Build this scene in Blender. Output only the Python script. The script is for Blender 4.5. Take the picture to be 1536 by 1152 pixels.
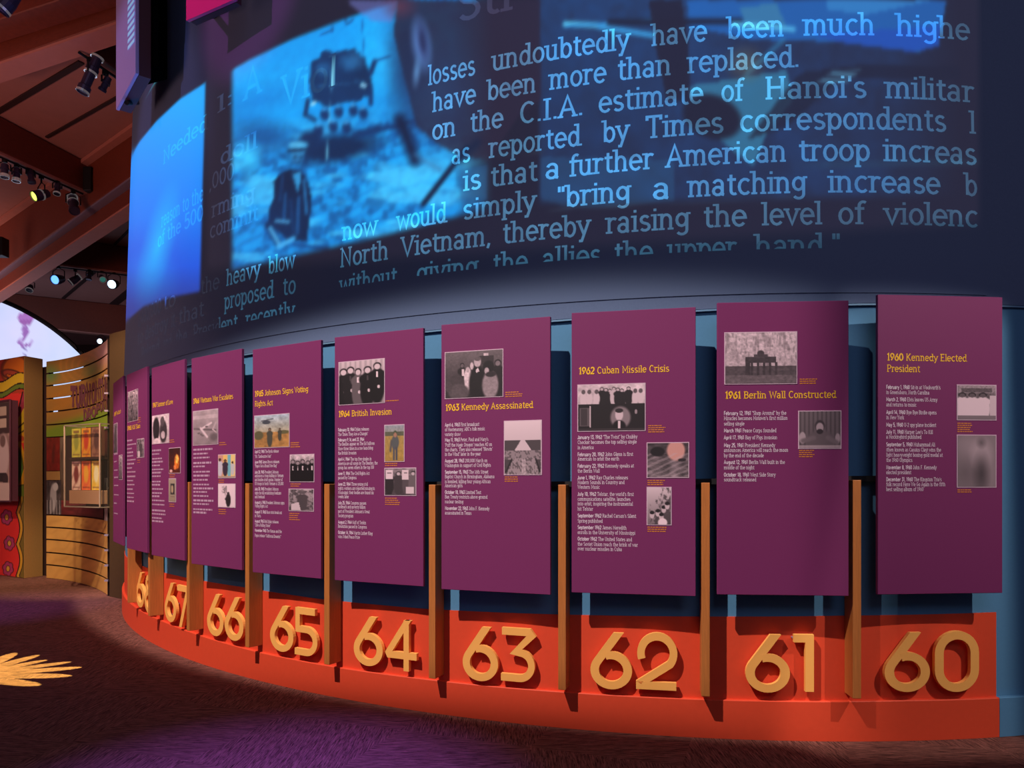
import bpy, math, random
import numpy as np
from mathutils import Vector, Matrix
random.seed(7); rng = np.random.RandomState(5)
PI = math.pi
scene = bpy.context.scene
COL = scene.collection
for o in list(bpy.data.objects): bpy.data.objects.remove(o)

# ------------------------------------------------------------------ camera, world, lights, exposure
F = 1100.0; HV = 725.0; EYE = 1.55
cd = bpy.data.cameras.new('camera'); cam = bpy.data.objects.new('camera', cd); COL.objects.link(cam)
cam.location = (0, 0, EYE); cam.rotation_euler = (PI/2, 0, 0)
cd.sensor_fit = 'HORIZONTAL'; cd.sensor_width = 36; cd.lens = 36*F/1536
cd.shift_y = (HV-576)/1536; cd.clip_start = .05; cd.clip_end = 200
scene.camera = cam
vs = scene.view_settings
vs.view_transform = 'Standard'; vs.look = 'None'; vs.gamma = 1; vs.exposure = 0.0; vs.use_curve_mapping = False
w = bpy.data.worlds.new('world'); scene.world = w; w.use_nodes = True
w.node_tree.nodes['Background'].inputs[0].default_value = (.50, .47, .78, 1)
w.node_tree.nodes['Background'].inputs[1].default_value = .075

def spot(name, loc, target, power, color, size, blend=.3, radius=.05):
    l = bpy.data.lights.new(name, 'SPOT'); l.energy = power; l.color = color
    l.spot_size = size; l.spot_blend = blend; l.shadow_soft_size = radius
    o = bpy.data.objects.new(name, l); COL.objects.link(o); o.location = loc
    d = Vector(target)-Vector(loc)
    o.rotation_euler = d.to_track_quat('-Z', 'Y').to_euler()
    return o
def area(name, loc, target, power, color, sx, sy):
    l = bpy.data.lights.new(name, 'AREA'); l.energy = power; l.color = color; l.shape = 'RECTANGLE'; l.size = sx; l.size_y = sy
    o = bpy.data.objects.new(name, l); COL.objects.link(o); o.location = loc
    d = Vector(target)-Vector(loc); o.rotation_euler = d.to_track_quat('-Z', 'Y').to_euler()
    return o
# theatre spots high on the left and on the right of the room, washing the timeline wall
WA = spot('wall_wash_light', (-5.9, -1.5, 12.4), (-1.9, 5.9, .9), 10500, (1, .86, .80), math.radians(44), .35, .07)
WB = spot('wall_wash_light', (4.9, 1.0, 5.9), (2.85, 4.5, 1.1), 1000, (1, .86, .80), math.radians(40), .45, .03)
spot('wall_wash_light', (-6.2, 3.0, 4.8), (-3.6, 7.0, 1.3), 110, (1, .55, .55), math.radians(45), .7, .05)
# coloured pools of light on the carpet
spot('purple_floor_light', (-.6, 1.8, 6.2), (-1.20, 3.45, 0), 3600, (.24, .12, 1), math.radians(27), 1, .05)
spot('purple_floor_light', (-6.6, 7.2, 6.0), (-6.5, 9.0, 0), 900, (.30, .14, 1), math.radians(30), 1, .05)
# added dim fill behind the camera, then uplights grazing the timber roof
area('room_fill_light', (2.0, -4.0, 7.5), (1.5, 5, 3.0), 110, (.80, .74, 1), 5, 3)
area('roof_up_light', (-8.0, 5.0, 3.0), (-7.5, 12.5, 6.6), 120, (1, .48, .40), 2.5, 1.5)
area('roof_up_light', (-11.5, 13.8, 4.9), (-9.0, 18, 6.7), 26, (1, .55, .45), 2, 1)
# exhibit lights on the psychedelic wall and the slatted bay
spot('exhibit_light', (-6.2, 6.5, 5.6), (-8.1, 12.0, 1.6), 900, (1, .80, .60), math.radians(34), .5, .06)
spot('exhibit_light', (-5.0, 7.6, 5.6), (-6.2, 11.0, .9), 1250, (1, .80, .50), math.radians(34), .6, .06)
spot('sign_light', (-6.0, 4.5, 6.3), (-3.7, 7.0, 5.0), 110, (.60, .50, 1), math.radians(40), .6, .05)
spot('sign_light', (-3.9, 3.4, 5.6), (-2.4, 5.7, 5.6), 110, (1, .15, .62), math.radians(30), .6, .05)
spot('fixture_light', (-4.6, 6.0, 4.4), (-5.9, 8.6, 5.6), 18, (.8, .7, 1), math.radians(60), .6, .05)

# stencils and shutters inside the lamps (a real profile lamp's gobo slot and blades)
class LampGate:
    def __init__(g, light):
        light.use_nodes = True; g.N = light.node_tree.nodes; g.L = light.node_tree.links
        g.em = [n for n in g.N if n.type == 'EMISSION'][0]
        tc = g.N.new('ShaderNodeTexCoord'); sp = g.N.new('ShaderNodeSeparateXYZ'); g.L.new(tc.outputs['Normal'], sp.inputs[0])
        nz = g.m('MULTIPLY', sp.outputs[2], -1.0); g.x = g.m('DIVIDE', sp.outputs[0], nz); g.y = g.m('DIVIDE', sp.outputs[1], nz)
    def m(g, op, a, b=None, c=None):
        n = g.N.new('ShaderNodeMath'); n.operation = op
        for i, v in enumerate((a, b, c)):
            if v is None: continue
            if isinstance(v, (int, float)): n.inputs[i].default_value = v
            else: g.L.new(v, n.inputs[i])
        return n.outputs[0]
    def blade(g, k0, kx, ky, kxx, x0, soft):
        """passes light where k0 + kx*x + ky*y + kxx*(x-x0)^2 > 0"""
        dx = g.m('SUBTRACT', g.x, x0); q = g.m('MULTIPLY', g.m('MULTIPLY', dx, dx), kxx)
        v = g.m('ADD', g.m('ADD', g.m('MULTIPLY', g.x, kx), g.m('MULTIPLY', g.y, ky)), g.m('ADD', q, k0))
        n = g.N.new('ShaderNodeMapRange'); n.interpolation_type = 'SMOOTHSTEP'; g.L.new(v, n.inputs[0]); n.inputs[1].default_value = -soft; n.inputs[2].default_value = soft
        return n.outputs[0]
    def out(g, *f):
        v = f[0]
        for q in f[1:]: v = g.m('MULTIPLY', v, q)
        g.L.new(v, g.em.inputs['Strength'])
g = LampGate(WA.data)
g.out(g.blade(.0715, 0, -1, .50, .035, .006), g.blade(.048, 0, 1, -.68, .035, .007), g.blade(.277, -1, .34, 0, 0, .015))
g = LampGate(WB.data)
g.out(g.blade(.188, -.36, -1, 0, 0, .02), g.blade(.150, .50, 1, 0, 0, .02), g.blade(.150, 1, 0, 0, 0, .012), g.blade(.034, -1, 0, 0, 0, .014))
# gobo lamp: throws a fan of leaf shapes on the carpet
go = spot('gobo_light', (-4.40, 5.90, 6.2), (-4.40, 5.9001, 0), 8200, (1, .98, .26), math.radians(26), 0, .006); go.rotation_euler = (0, 0, 0)
g = LampGate(go.data)
rr = g.m('SQRT', g.m('ADD', g.m('MULTIPLY', g.x, g.x), g.m('MULTIPLY', g.y, g.y)))
ph = g.m('ARCTAN2', g.y, g.x)
pet = g.m('ABSOLUTE', g.m('COSINE', g.m('MULTIPLY', ph, 9.0)))
env = g.m('ADD', .100, g.m('MULTIPLY', g.m('ABSOLUTE', g.m('COSINE', g.m('MULTIPLY', ph, 1.5))), .038))
lim = g.m('MULTIPLY', env, g.m('ADD', .52, g.m('MULTIPLY', g.m('POWER', pet, 1.1), .48)))
g.out(g.m('LESS_THAN', rr, lim))

# ------------------------------------------------------------------ wall geometry
CA, CB, RW = 2.5477, 12.3917, 7.9938
DC = [0.02656, 0.06816, -0.08688, -0.18396, -0.03407]
TH0, DTH = -.0040, .1065
def dR(t):
    t = np.clip(t, -1.25, .16)
    x = (t+.45)/.6
    return sum(c*x**i for i, c in enumerate(DC))
def cxy(th, off=0.0):
    r = RW+dR(th)+off
    return CA+r*np.sin(th), CB-r*np.cos(th)
def wp(th, off, z):                    # z above the floor
    x, y = cxy(th, off); return Vector((float(x), float(y), float(z)))
_T = np.linspace(-1.2, .6, 4000)
def hit(u, off=0.0):
    x, y = cxy(_T, off); uu = 768+F*x/y; i = int(np.argmin(uu))
    return float(np.interp(u, uu[i:], _T[i:]))
def zpx(th, off, v):
    _, y = cxy(th, off); return EYE+(HV-v)*float(y)/F
def at(u, v, Y): return Vector(((u-768)/F*Y, Y, EYE+(HV-v)/F*Y))
def arclen(t0, t1): return RW*(t1-t0)

# ------------------------------------------------------------------ materials
def s2l(c):
    c = np.asarray(c, dtype=float)/255.0
    return np.where(c <= .04045, c/12.92, ((c+.055)/1.055)**2.4)
MATS = {}
def mat(name, rgb=(128, 128, 128), rough=.6, metal=0, noise=0, nscale=20, emit=None, estr=1, bump=0, bscale=200, stretch=None, spec=.5, lin=None):
    if name in MATS: return MATS[name]
    m = bpy.data.materials.new(name); m.use_nodes = True; MATS[name] = m
    n = m.node_tree.nodes; l = m.node_tree.links; b = n['Principled BSDF']
    col = tuple(lin) if lin is not None else tuple(s2l(rgb))
    b.inputs['Base Color'].default_value = (*col, 1); b.inputs['Roughness'].default_value = rough
    b.inputs['Metallic'].default_value = metal; b.inputs['Specular IOR Level'].default_value = spec
    if noise or bump:
        t = n.new('ShaderNodeTexCoord'); mp = n.new('ShaderNodeMapping'); l.new(t.outputs['Object'], mp.inputs[0])
        if stretch: mp.inputs['Scale'].default_value = stretch
    if noise:
        x = n.new('ShaderNodeTexNoise'); x.inputs['Scale'].default_value = nscale; x.inputs['Detail'].default_value = 5
        l.new(mp.outputs[0], x.inputs['Vector'])
        r = n.new('ShaderNodeMixRGB'); r.inputs[1].default_value = (*[c*(1-noise) for c in col], 1)
        r.inputs[2].default_value = (*[min(1, c*(1+noise)) for c in col], 1); l.new(x.outputs[0], r.inputs[0]); l.new(r.outputs[0], b.inputs['Base Color'])
    if bump:
        x = n.new('ShaderNodeTexNoise'); x.inputs['Scale'].default_value = bscale; x.inputs['Detail'].default_value = 3
        l.new(mp.outputs[0], x.inputs['Vector'])
        bp = n.new('ShaderNodeBump'); bp.inputs['Strength'].default_value = bump; bp.inputs['Distance'].default_value = .01
        l.new(x.outputs[0], bp.inputs['Height']); l.new(bp.outputs[0], b.inputs['Normal'])
    if emit is not None:
        b.inputs['Emission Color'].default_value = (*s2l(emit), 1); b.inputs['Emission Strength'].default_value = estr
    return m
def attr_mat(name, emission=False, rough=.5, base=(96, 112, 142), gain=1.0):
    m = bpy.data.materials.new(name); m.use_nodes = True
    n = m.node_tree.nodes; l = m.node_tree.links; b = n['Principled BSDF']; b.inputs['Roughness'].default_value = rough
    a = n.new('ShaderNodeVertexColor'); a.layer_name = 'Col'
    if emission:
        b.inputs['Base Color'].default_value = (*s2l(base), 1); b.inputs['Specular IOR Level'].default_value = .1
        l.new(a.outputs[0], b.inputs['Emission Color']); b.inputs['Emission Strength'].default_value = gain
    else: l.new(a.outputs[0], b.inputs['Base Color'])
    return m
M_UP = mat('unlit_blue_paint', (96, 112, 142), .9, noise=.10, nscale=90, spec=.1)  # blue wall out of the lamps' reach: its shade put into a duller colour
M_BLUE = mat('blue_wall_paint', (84, 134, 170), .8, noise=.06, nscale=60, spec=.2)
M_RED = mat('orange_red_paint', (222, 74, 44), .55, noise=.05, nscale=30, bump=.05, bscale=400, spec=.3)
M_PUR = mat('plum_panel', (122, 46, 95), .6, noise=.07, nscale=250, spec=.25)
M_PURE = mat('plum_panel_edge', (90, 30, 66), .6)
M_BACK = mat('black_frame', (12, 12, 16), .7)
M_DIG = mat('orange_numeral', (255, 180, 92), .5, noise=.04, nscale=30, spec=.3)
M_WOOD = mat('oiled_cedar', (188, 112, 52), .5, noise=.28, nscale=9, stretch=(14, 14, .8), bump=.15, bscale=60)
M_BEAM = mat('dark_glulam', (118, 50, 30), .6, noise=.35, nscale=6, stretch=(3, 3, 12), bump=.1, bscale=30)
M_BEAMU = mat('pale_uplit_timber', (190, 120, 104), .7, noise=.1, nscale=8)  # paler than the beam sides: light from below put into the soffit colour
M_DECK = mat('roof_deck_board', (176, 116, 104), .8, noise=.10, nscale=5)
M_BATT = mat('dark_joint', (50, 20, 16), .8)
M_STEEL = mat('grey_steel_plate', (150, 136, 160), .45, .3)
M_HEAD = mat('yellow_lettering', (255, 196, 30), .6, emit=(255, 190, 30), estr=.0)
M_TEXT = mat('white_lettering', (235, 214, 226), .6)
M_CAP = mat('amber_caption', (214, 130, 40), .6)
M_RIM = mat('photo_rim', (214, 180, 196), .6)
M_PRINT = attr_mat('printed_picture', rough=.55)
M_PROJ = attr_mat('projected_light', True, .9, gain=1.0)
M_HOUS = mat('fixture_housing', (70, 60, 84), .35, .5)
M_CHR = mat('bright_ring', (225, 220, 225), .15, 1, emit=(200, 190, 190), estr=.12)
M_BLK = mat('black_metal', (14, 12, 14), .5, .2)
M_TAN = mat('tan_particle_board', (150, 108, 56), .7, noise=.15, nscale=60)
M_DKB = mat('dark_brown_column', (70, 46, 20), .7, noise=.2, nscale=20)
M_GLASS = mat('case_glass', (120, 120, 110), .05, 0)
M_LAV = mat('lavender_sign_face', (190, 168, 226), .45)
M_MAG = mat('magenta_sign_face', (240, 60, 150), .4)
M_SIGNB = mat('sign_side', (84, 36, 50), .6)
M_BWALL = mat('far_wall_paint', (70, 28, 20), .8)
b = M_GLASS.node_tree.nodes['Principled BSDF']; b.inputs['Transmission Weight'].default_value = .0; b.inputs['Alpha'].default_value = .06

# ------------------------------------------------------------------ mesh helpers
def tag(o, label=None, cat=None, group=None, kind=None):
    if label: o['label'] = label
    if cat: o['category'] = cat
    if group: o['group'] = group
    if kind: o['kind'] = kind
    return o
def mk(name, verts, faces, m, parent=None, cols=None, smooth=False):
    me = bpy.data.meshes.new(name)
    vv = [tuple(v) for v in verts]
    if parent is not None:
        q = parent
        off = Vector((0, 0, 0))
        while q is not None: off += q.location; q = q.parent
        vv = [(v[0]-off.x, v[1]-off.y, v[2]-off.z) for v in vv]
        loc = (0, 0, 0)
    else:
        a = np.array(vv); c = (a.min(0)+a.max(0))/2; c[2] = a[:, 2].min()
        vv = [tuple(v-c) for v in a]; loc = tuple(c)
    me.from_pydata(vv, [], faces); me.update()
    for mm in (m if isinstance(m, (list, tuple)) else [m]): me.materials.append(mm)
    if cols is not None:
        ca = me.color_attributes.new('Col', 'FLOAT_COLOR', 'POINT')
        arr = np.ones((len(vv), 4), dtype=np.float32); arr[:, :3] = cols
        ca.data.foreach_set('color', arr.ravel())
    if smooth: me.polygons.foreach_set('use_smooth', [True]*len(me.polygons))
    o = bpy.data.objects.new(name, me); COL.objects.link(o); o.location = loc
    if parent is not None: o.parent = parent
    return o
def empty(name, loc, label=None, cat=None, group=None):
    o = bpy.data.objects.new(name, None); COL.objects.link(o); o.location = loc; o.empty_display_size = .1
    return tag(o, label, cat, group)
def bevel(o, wd=.003, seg=2):
    md = o.modifiers.new('bevel', 'BEVEL'); md.width = wd; md.segments = seg; md.limit_method = 'ANGLE'; return o
BOXF = [(0, 1, 2, 3), (7, 6, 5, 4), (0, 4, 5, 1), (1, 5, 6, 2), (2, 6, 7, 3), (3, 7, 4, 0)]
def prism(front, back):
    """front quad (BL,BR,TR,TL) + back vector"""
    f = [Vector(p) for p in front]; bk = Vector(back)
    return f+[p+bk for p in f], BOXF
def box(c, s):
    x, y, z = c; a, b_, d = s[0]/2, s[1]/2, s[2]/2
    return prism([(x-a, y-b_, z-d), (x+a, y-b_, z-d), (x+a, y-b_, z+d), (x-a, y-b_, z+d)], (0, 2*b_, 0))
def join(*parts):
    V = []; Fc = []
    for v, f in parts:
        k = len(V); V += list(v); Fc += [tuple(i+k for i in q) for q in f]
    return V, Fc
def loft_wall(t0, t1, n, prof, cap=True):
    """closed profile [(off, z or fn(th))] swept along the drum"""
    V = []; Fc = []; k = len(prof)
    for i in range(n+1):
        t = t0+(t1-t0)*i/n
        for off, z in prof:
            V.append(wp(t, off, z(t) if callable(z) else z))
    for i in range(n):
        for j in range(k):
            j2 = (j+1) % k
            Fc.append((i*k+j, (i+1)*k+j, (i+1)*k+j2, i*k+j2))
    Fc.append(tuple(range(k))); Fc.append(tuple(reversed(range(n*k, n*k+k))))
    return V, Fc
def tube(pts, r, seg=8):
    V = []; Fc = []; pts = [Vector(p) for p in pts]
    for i, p in enumerate(pts):
        d = (pts[min(i+1, len(pts)-1)]-pts[max(i-1, 0)]).normalized()
        u = d.orthogonal().normalized(); v = d.cross(u)
        for j in range(seg):
            a = 2*PI*j/seg; V.append(p+u*math.cos(a)*r+v*math.sin(a)*r)
    for i in range(len(pts)-1):
        for j in range(seg):
            j2 = (j+1) % seg; Fc.append((i*seg+j, i*seg+j2, (i+1)*seg+j2, (i+1)*seg+j))
    Fc.append(tuple(reversed(range(seg)))); Fc.append(tuple(range((len(pts)-1)*seg, len(pts)*seg)))
    return V, Fc
def lathe(prof, seg=20):
    """prof [(z,r)] about local z"""
    V = []; Fc = []
    for z, r in prof:
        for j in range(seg):
            a = 2*PI*j/seg; V.append((r*math.cos(a), r*math.sin(a), z))
    for i in range(len(prof)-1):
        for j in range(seg):
            j2 = (j+1) % seg; Fc.append((i*seg+j, i*seg+j2, (i+1)*seg+j2, (i+1)*seg+j))
    Fc.append(tuple(reversed(range(seg)))); Fc.append(tuple(range((len(prof)-1)*seg, len(prof)*seg)))
    return V, Fc

# ------------------------------------------------------------------ stroke lettering (slab serif)
def arc(cx, cy, rx, ry, a0, a1, n=8):
    return [(cx+rx*math.cos(math.radians(a0+(a1-a0)*i/n)), cy+ry*math.sin(math.radians(a0+(a1-a0)*i/n))) for i in range(n+1)]
def G(w, strokes, serifs=()): return (w, strokes, serifs)
S_ = .075
def sf(*pts): return [(p[0], p[1], p[2] if len(p) > 2 else .10) for p in pts]
GL = {
'a': G(.60, [arc(.26, .50, .17, .18, 165, 0)+[(.43, .04), (.50, .02)], arc(.25, .2, .18, .18, 0, 360, 10)]),
'b': G(.62, [[(.13, .98), (.13, .02)], arc(.33, .34, .20, .32, 180, -180, 12)], sf((.07, .98))),
'c': G(.56, [arc(.32, .35, .23, .33, 45, 315, 10)]),
'd': G(.64, [[(.49, .98), (.49, .02)], arc(.29, .34, .20, .32, 0, 360, 12)], sf((.43, .98), (.56, .03))),
'e': G(.60, [[(.08, .37), (.53, .37)]+arc(.30, .35, .23, .33, 5, 320, 12)]),
'f': G(.42, [arc(.34, .80, .15, .18, 50, 180, 5)+[(.19, .02)], [(.03, .68), (.38, .68)]], sf((.19, .03, .13))),
'g': G(.62, [arc(.28, .40, .20, .27, 0, 360, 12), [(.49, .68), (.49, -.06)]+arc(.29, -.06, .20, .19, 0, -150, 6)], sf((.55, .68, .07))),
'h': G(.66, [[(.13, .98), (.13, .02)], arc(.31, .45, .18, .22, 180, 0, 7)+[(.49, .02)]], sf((.07, .98), (.13, .03), (.49, .03))),
'i': G(.30, [[(.15, .68), (.15, .02)], [(.15, .86), (.15, .98)]], sf((.10, .68), (.15, .03, .12))),
'j': G(.30, [[(.18, .68), (.18, -.1)]+arc(.06, -.1, .12, .15, 0, -90, 4), [(.18, .86), (.18, .98)]], sf((.12, .68))),
'k': G(.62, [[(.13, .98), (.13, .02)], [(.48, .66), (.15, .32)], [(.26, .42), (.50, .03)]], sf((.07, .98), (.13, .03), (.48, .67), (.50, .03))),
'l': G(.30, [[(.15, .98), (.15, .02)]], sf((.10, .98), (.15, .03, .12))),
'm': G(.96, [[(.13, .68), (.13, .02)], arc(.30, .47, .16, .20, 180, 0, 6)+[(.46, .02)], arc(.63, .47, .16, .20, 180, 0, 6)+[(.79, .02)]], sf((.07, .68), (.13, .03), (.46, .03), (.79, .03))),
'n': G(.66, [[(.13, .68), (.13, .02)], arc(.31, .45, .18, .22, 180, 0, 7)+[(.49, .02)]], sf((.07, .68), (.13, .03), (.49, .03))),
'o': G(.60, [arc(.30, .35, .22, .33, 0, 360, 14)]),
'p': G(.62, [[(.13, .68), (.13, -.26)], arc(.33, .34, .20, .32, 180, -180, 12)], sf((.07, .68), (.13, -.25))),
'q': G(.62, [[(.49, .68), (.49, -.26)], arc(.29, .34, .20, .32, 0, 360, 12)], sf((.49, -.25))),
'r': G(.48, [[(.15, .68), (.15, .02)], arc(.33, .44, .18, .22, 180, 50, 6)], sf((.09, .68), (.15, .03, .12))),
's': G(.52, [arc(.26, .51, .16, .16, 30, 270, 7)+arc(.26, .18, .18, .16, 90, -150, 7)]),
't': G(.42, [[(.18, .90), (.18, .18)]+arc(.31, .18, .13, .15, 180, 310, 5), [(.03, .68), (.38, .68)]]),
'u': G(.66, [[(.13, .68), (.13, .24)]+arc(.31, .24, .18, .22, 180, 360, 7), [(.49, .68), (.49, .02)]], sf((.08, .68), (.44, .68), (.54, .03))),
'v': G(.60, [[(.08, .67), (.30, .03), (.52, .67)]], sf((.08, .67), (.52, .67))),
'w': G(.86, [[(.07, .67), (.24, .03), (.43, .62), (.62, .03), (.79, .67)]], sf((.07, .67), (.79, .67))),
'x': G(.58, [[(.09, .66), (.49, .03)], [(.49, .66), (.09, .03)]], sf((.09, .67), (.49, .67), (.09, .03), (.49, .03))),
'y': G(.60, [[(.08, .67), (.31, .05)], [(.52, .67), (.22, -.24), (.10, -.24)]], sf((.08, .67), (.52, .67))),
'z': G(.54, [[(.08, .66), (.45, .66), (.08, .03), (.47, .03)]]),
'A': G(.76, [[(.08, .02), (.37, .98), (.66, .02)], [(.18, .34), (.56, .34)]], sf((.08, .03), (.66, .03))),
'B': G(.68, [[(.14, .03), (.14, .97), (.36, .97)]+arc(.36, .75, .19, .22, 90, -90, 6)+arc(.38, .28, .21, .25, 90, -90, 6)+[(.14, .03)], [(.14, .53), (.36, .53)]], sf((.09, .97, .06), (.09, .03, .06))),
'C': G(.70, [arc(.38, .50, .28, .47, 45, 315, 12)], ()),
'D': G(.74, [[(.14, .03), (.14, .97), (.32, .97)]+arc(.32, .50, .32, .47, 90, -90, 10)+[(.14, .03)]], sf((.09, .97, .06), (.09, .03, .06))),
'E': G(.64, [[(.56, .97), (.14, .97), (.14, .03), (.58, .03)], [(.14, .52), (.46, .52)]], sf((.08, .97, .06), (.08, .03, .06))),
'F': G(.60, [[(.55, .97), (.14, .97), (.14, .03)], [(.14, .52), (.44, .52)]], sf((.08, .97, .06), (.14, .03, .12))),
'G': G(.76, [arc(.38, .50, .29, .47, 45, 350, 12)+[(.66, .46), (.42, .46)]], ()),
'H': G(.80, [[(.15, .97), (.15, .03)], [(.63, .97), (.63, .03)], [(.15, .52), (.63, .52)]], sf((.15, .97), (.15, .03), (.63, .97), (.63, .03))),
'I': G(.38, [[(.19, .97), (.19, .03)]], sf((.19, .97, .14), (.19, .03, .14))),
'J': G(.50, [[(.34, .97), (.34, .25)]+arc(.19, .25, .15, .22, 0, -170, 6)], sf((.30, .97, .14))),
'K': G(.74, [[(.15, .97), (.15, .03)], [(.58, .95), (.16, .42)], [(.28, .56), (.61, .04)]], sf((.15, .97), (.15, .03), (.58, .97), (.61, .03))),
'L': G(.62, [[(.15, .97), (.15, .03), (.56, .03), (.56, .20)]], sf((.15, .97), (.09, .03, .06))),
'M': G(.92, [[(.14, .03), (.14, .97), (.45, .30), (.76, .97), (.76, .03)]], sf((.14, .03), (.76, .03), (.09, .97, .06), (.81, .97, .06))),
'N': G(.80, [[(.15, .03), (.15, .97), (.63, .05), (.63, .97)]], sf((.15, .03), (.09, .97, .06), (.63, .97))),
'O': G(.76, [arc(.38, .50, .29, .47, 0, 360, 16)]),
'P': G(.66, [[(.14, .03), (.14, .97), (.36, .97)]+arc(.36, .72, .21, .25, 90, -90, 7)+[(.14, .47)]], sf((.09, .97, .06), (.15, .03, .12))),
'Q': G(.76, [arc(.38, .50, .29, .47, 0, 360, 16), [(.45, .22), (.64, -.05)]]),
'R': G(.72, [[(.14, .03), (.14, .97), (.36, .97)]+arc(.36, .73, .20, .24, 90, -90, 7)+[(.14, .49)], [(.34, .49), (.60, .03)]], sf((.09, .97, .06), (.14, .03), (.62, .03, .06))),
'S': G(.62, [arc(.31, .73, .20, .24, 35, 270, 8)+arc(.31, .26, .22, .23, 90, -150, 8)]),
'T': G(.68, [[(.07, .80), (.07, .97), (.61, .97), (.61, .80)], [(.34, .97), (.34, .03)]], sf((.34, .03, .12))),
'U': G(.78, [[(.15, .97), (.15, .32)]+arc(.39, .32, .24, .29, 180, 360, 8)+[(.63, .97)]], sf((.15, .97), (.63, .97))),
'V': G(.74, [[(.08, .97), (.37, .03), (.66, .97)]], sf((.08, .97), (.66, .97))),
'W': G(1.0, [[(.08, .97), (.28, .03), (.50, .90), (.72, .03), (.92, .97)]], sf((.08, .97), (.92, .97))),
'Y': G(.72, [[(.08, .97), (.36, .48), (.64, .97)], [(.36, .48), (.36, .03)]], sf((.08, .97), (.64, .97), (.36, .03, .12))),
'X': G(.72, [[(.10, .97), (.62, .03)], [(.62, .97), (.10, .03)]]), 'Z': G(.64, [[(.10, .97), (.55, .97), (.10, .03), (.57, .03)]]),
'0': G(.64, [arc(.32, .5, .23, .47, 0, 360, 16)]), '1': G(.44, [[(.07, .80), (.24, .97), (.24, .03)]], sf((.24, .03, .14))),
'2': G(.60, [arc(.30, .70, .21, .27, 165, -35, 8)+[(.09, .03), (.54, .03)]]),
'3': G(.60, [[(.10, .97), (.50, .97), (.27, .60)]+arc(.27, .31, .24, .28, 85, -150, 9)]),
'4': G(.66, [[(.46, .03), (.46, .97), (.07, .28), (.60, .28)]]),
'5': G(.60, [[(.50, .97), (.15, .97), (.12, .55)]+arc(.28, .31, .24, .29, 120, -150, 9)]),
'6': G(.62, [[(.44, .98), (.14, .46)]+arc(.31, .31, .22, .29, 150, 510, 14)]),
'7': G(.58, [[(.07, .97), (.51, .97), (.20, .03)]]),
'8': G(.62, [arc(.31, .74, .18, .23, 0, 360, 12), arc(.31, .28, .23, .26, 0, 360, 12)]),
'9': G(.62, [[(.18, .02), (.48, .54)]+arc(.31, .69, .22, .29, -30, 330, 14)]),
'.': G(.26, [[(.13, .0), (.13, .11)]]), ',': G(.26, [[(.15, .10), (.08, -.14)]]), ':': G(.28, [[(.14, .05), (.14, .16)], [(.14, .52), (.14, .64)]]),
"'": G(.22, [[(.11, .98), (.11, .72)]]), '"': G(.36, [[(.10, .98), (.10, .72)], [(.26, .98), (.26, .72)]]), '-': G(.40, [[(.06, .36), (.34, .36)]]),
'#': G(.66, [[(.2, .1), (.28, .9)], [(.42, .1), (.5, .9)], [(.08, .36), (.58, .36)], [(.1, .64), (.6, .64)]]), ';': G(.26, [[(.13, .52), (.13, .64)], [(.15, .10), (.08, -.14)]]),
'(': G(.3, [arc(.4, .4, .28, .6, 130, 230, 6)]), ')': G(.3, [arc(-.1, .4, .28, .6, 50, -50, 6)]), '/': G(.4, [[(.04, -.05), (.36, 1.)]]),
' ': G(.34, []),
}
def ribbon2d(pts, hw, closed=False):
    """strip polygon of quads along a polyline; returns verts, quads"""
    P_ = [np.array(p, float) for p in pts]; n = len(P_)
    if n > 2 and np.linalg.norm(P_[0]-P_[-1]) < 1e-4: closed = True; P_ = P_[:-1]; n -= 1
    V = []; Fc = []
    for i in range(n):
        if closed: a, c = P_[(i-1) % n], P_[(i+1) % n]
        else: a, c = P_[max(i-1, 0)], P_[min(i+1, n-1)]
        p = P_[i]
        d1 = p-a; d2 = c-p
        if np.linalg.norm(d1) < 1e-6: d1 = d2
        if np.linalg.norm(d2) < 1e-6: d2 = d1
        d1 = d1/np.linalg.norm(d1); d2 = d2/np.linalg.norm(d2)
        n1 = np.array([-d1[1], d1[0]]); n2 = np.array([-d2[1], d2[0]]); nn = n1+n2
        ln = np.linalg.norm(nn)
        if ln < .3: nn = n1; k = 1
        else: nn = nn/ln; k = min(1/max(nn@n1, .35), 1.9)
        V += [tuple(p+nn*hw*k), tuple(p-nn*hw*k)]
    m_ = n if closed else n-1
    for i in range(m_):
        j = (i+1) % n; Fc.append((2*i, 2*i+1, 2*j+1, 2*j))
    return V, Fc
def thin(st):
    out = [st[0]]; skipped = False
    for a, p, c in zip(st[:-2], st[1:-1], st[2:]):
        t = abs((math.atan2(c[1]-p[1], c[0]-p[0])-math.atan2(p[1]-a[1], p[0]-a[0])+PI) % (2*PI)-PI)
        if t < .75 and not skipped and math.dist(a, p) < .3 and math.dist(p, c) < .3: skipped = True; continue
        out.append(p); skipped = False
    return out+[st[-1]]
def text2d(s, hw=.055, serif=True, track=0, lowres=False):
    V = []; Fc = []; x = 0
    for ch in s:
        g = GL.get(ch, GL[' '])
        for st in g[1]:
            pts = st
            if lowres and len(st) > 6: pts = thin(st)
            v, f = ribbon2d(pts, hw); k = len(V); V += [(a+x, b_) for a, b_ in v]; Fc += [tuple(i+k for i in q) for q in f]
        if serif:
            for (sx, sy, hl) in g[2]:
                k = len(V); t = hw*.75
                V += [(x+sx-hl-.02, sy-t), (x+sx+hl+.02, sy-t), (x+sx+hl+.02, sy+t), (x+sx-hl-.02, sy+t)]; Fc.append((k, k+1, k+2, k+3))
        x += g[0]+track
    return V, Fc, x

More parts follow.
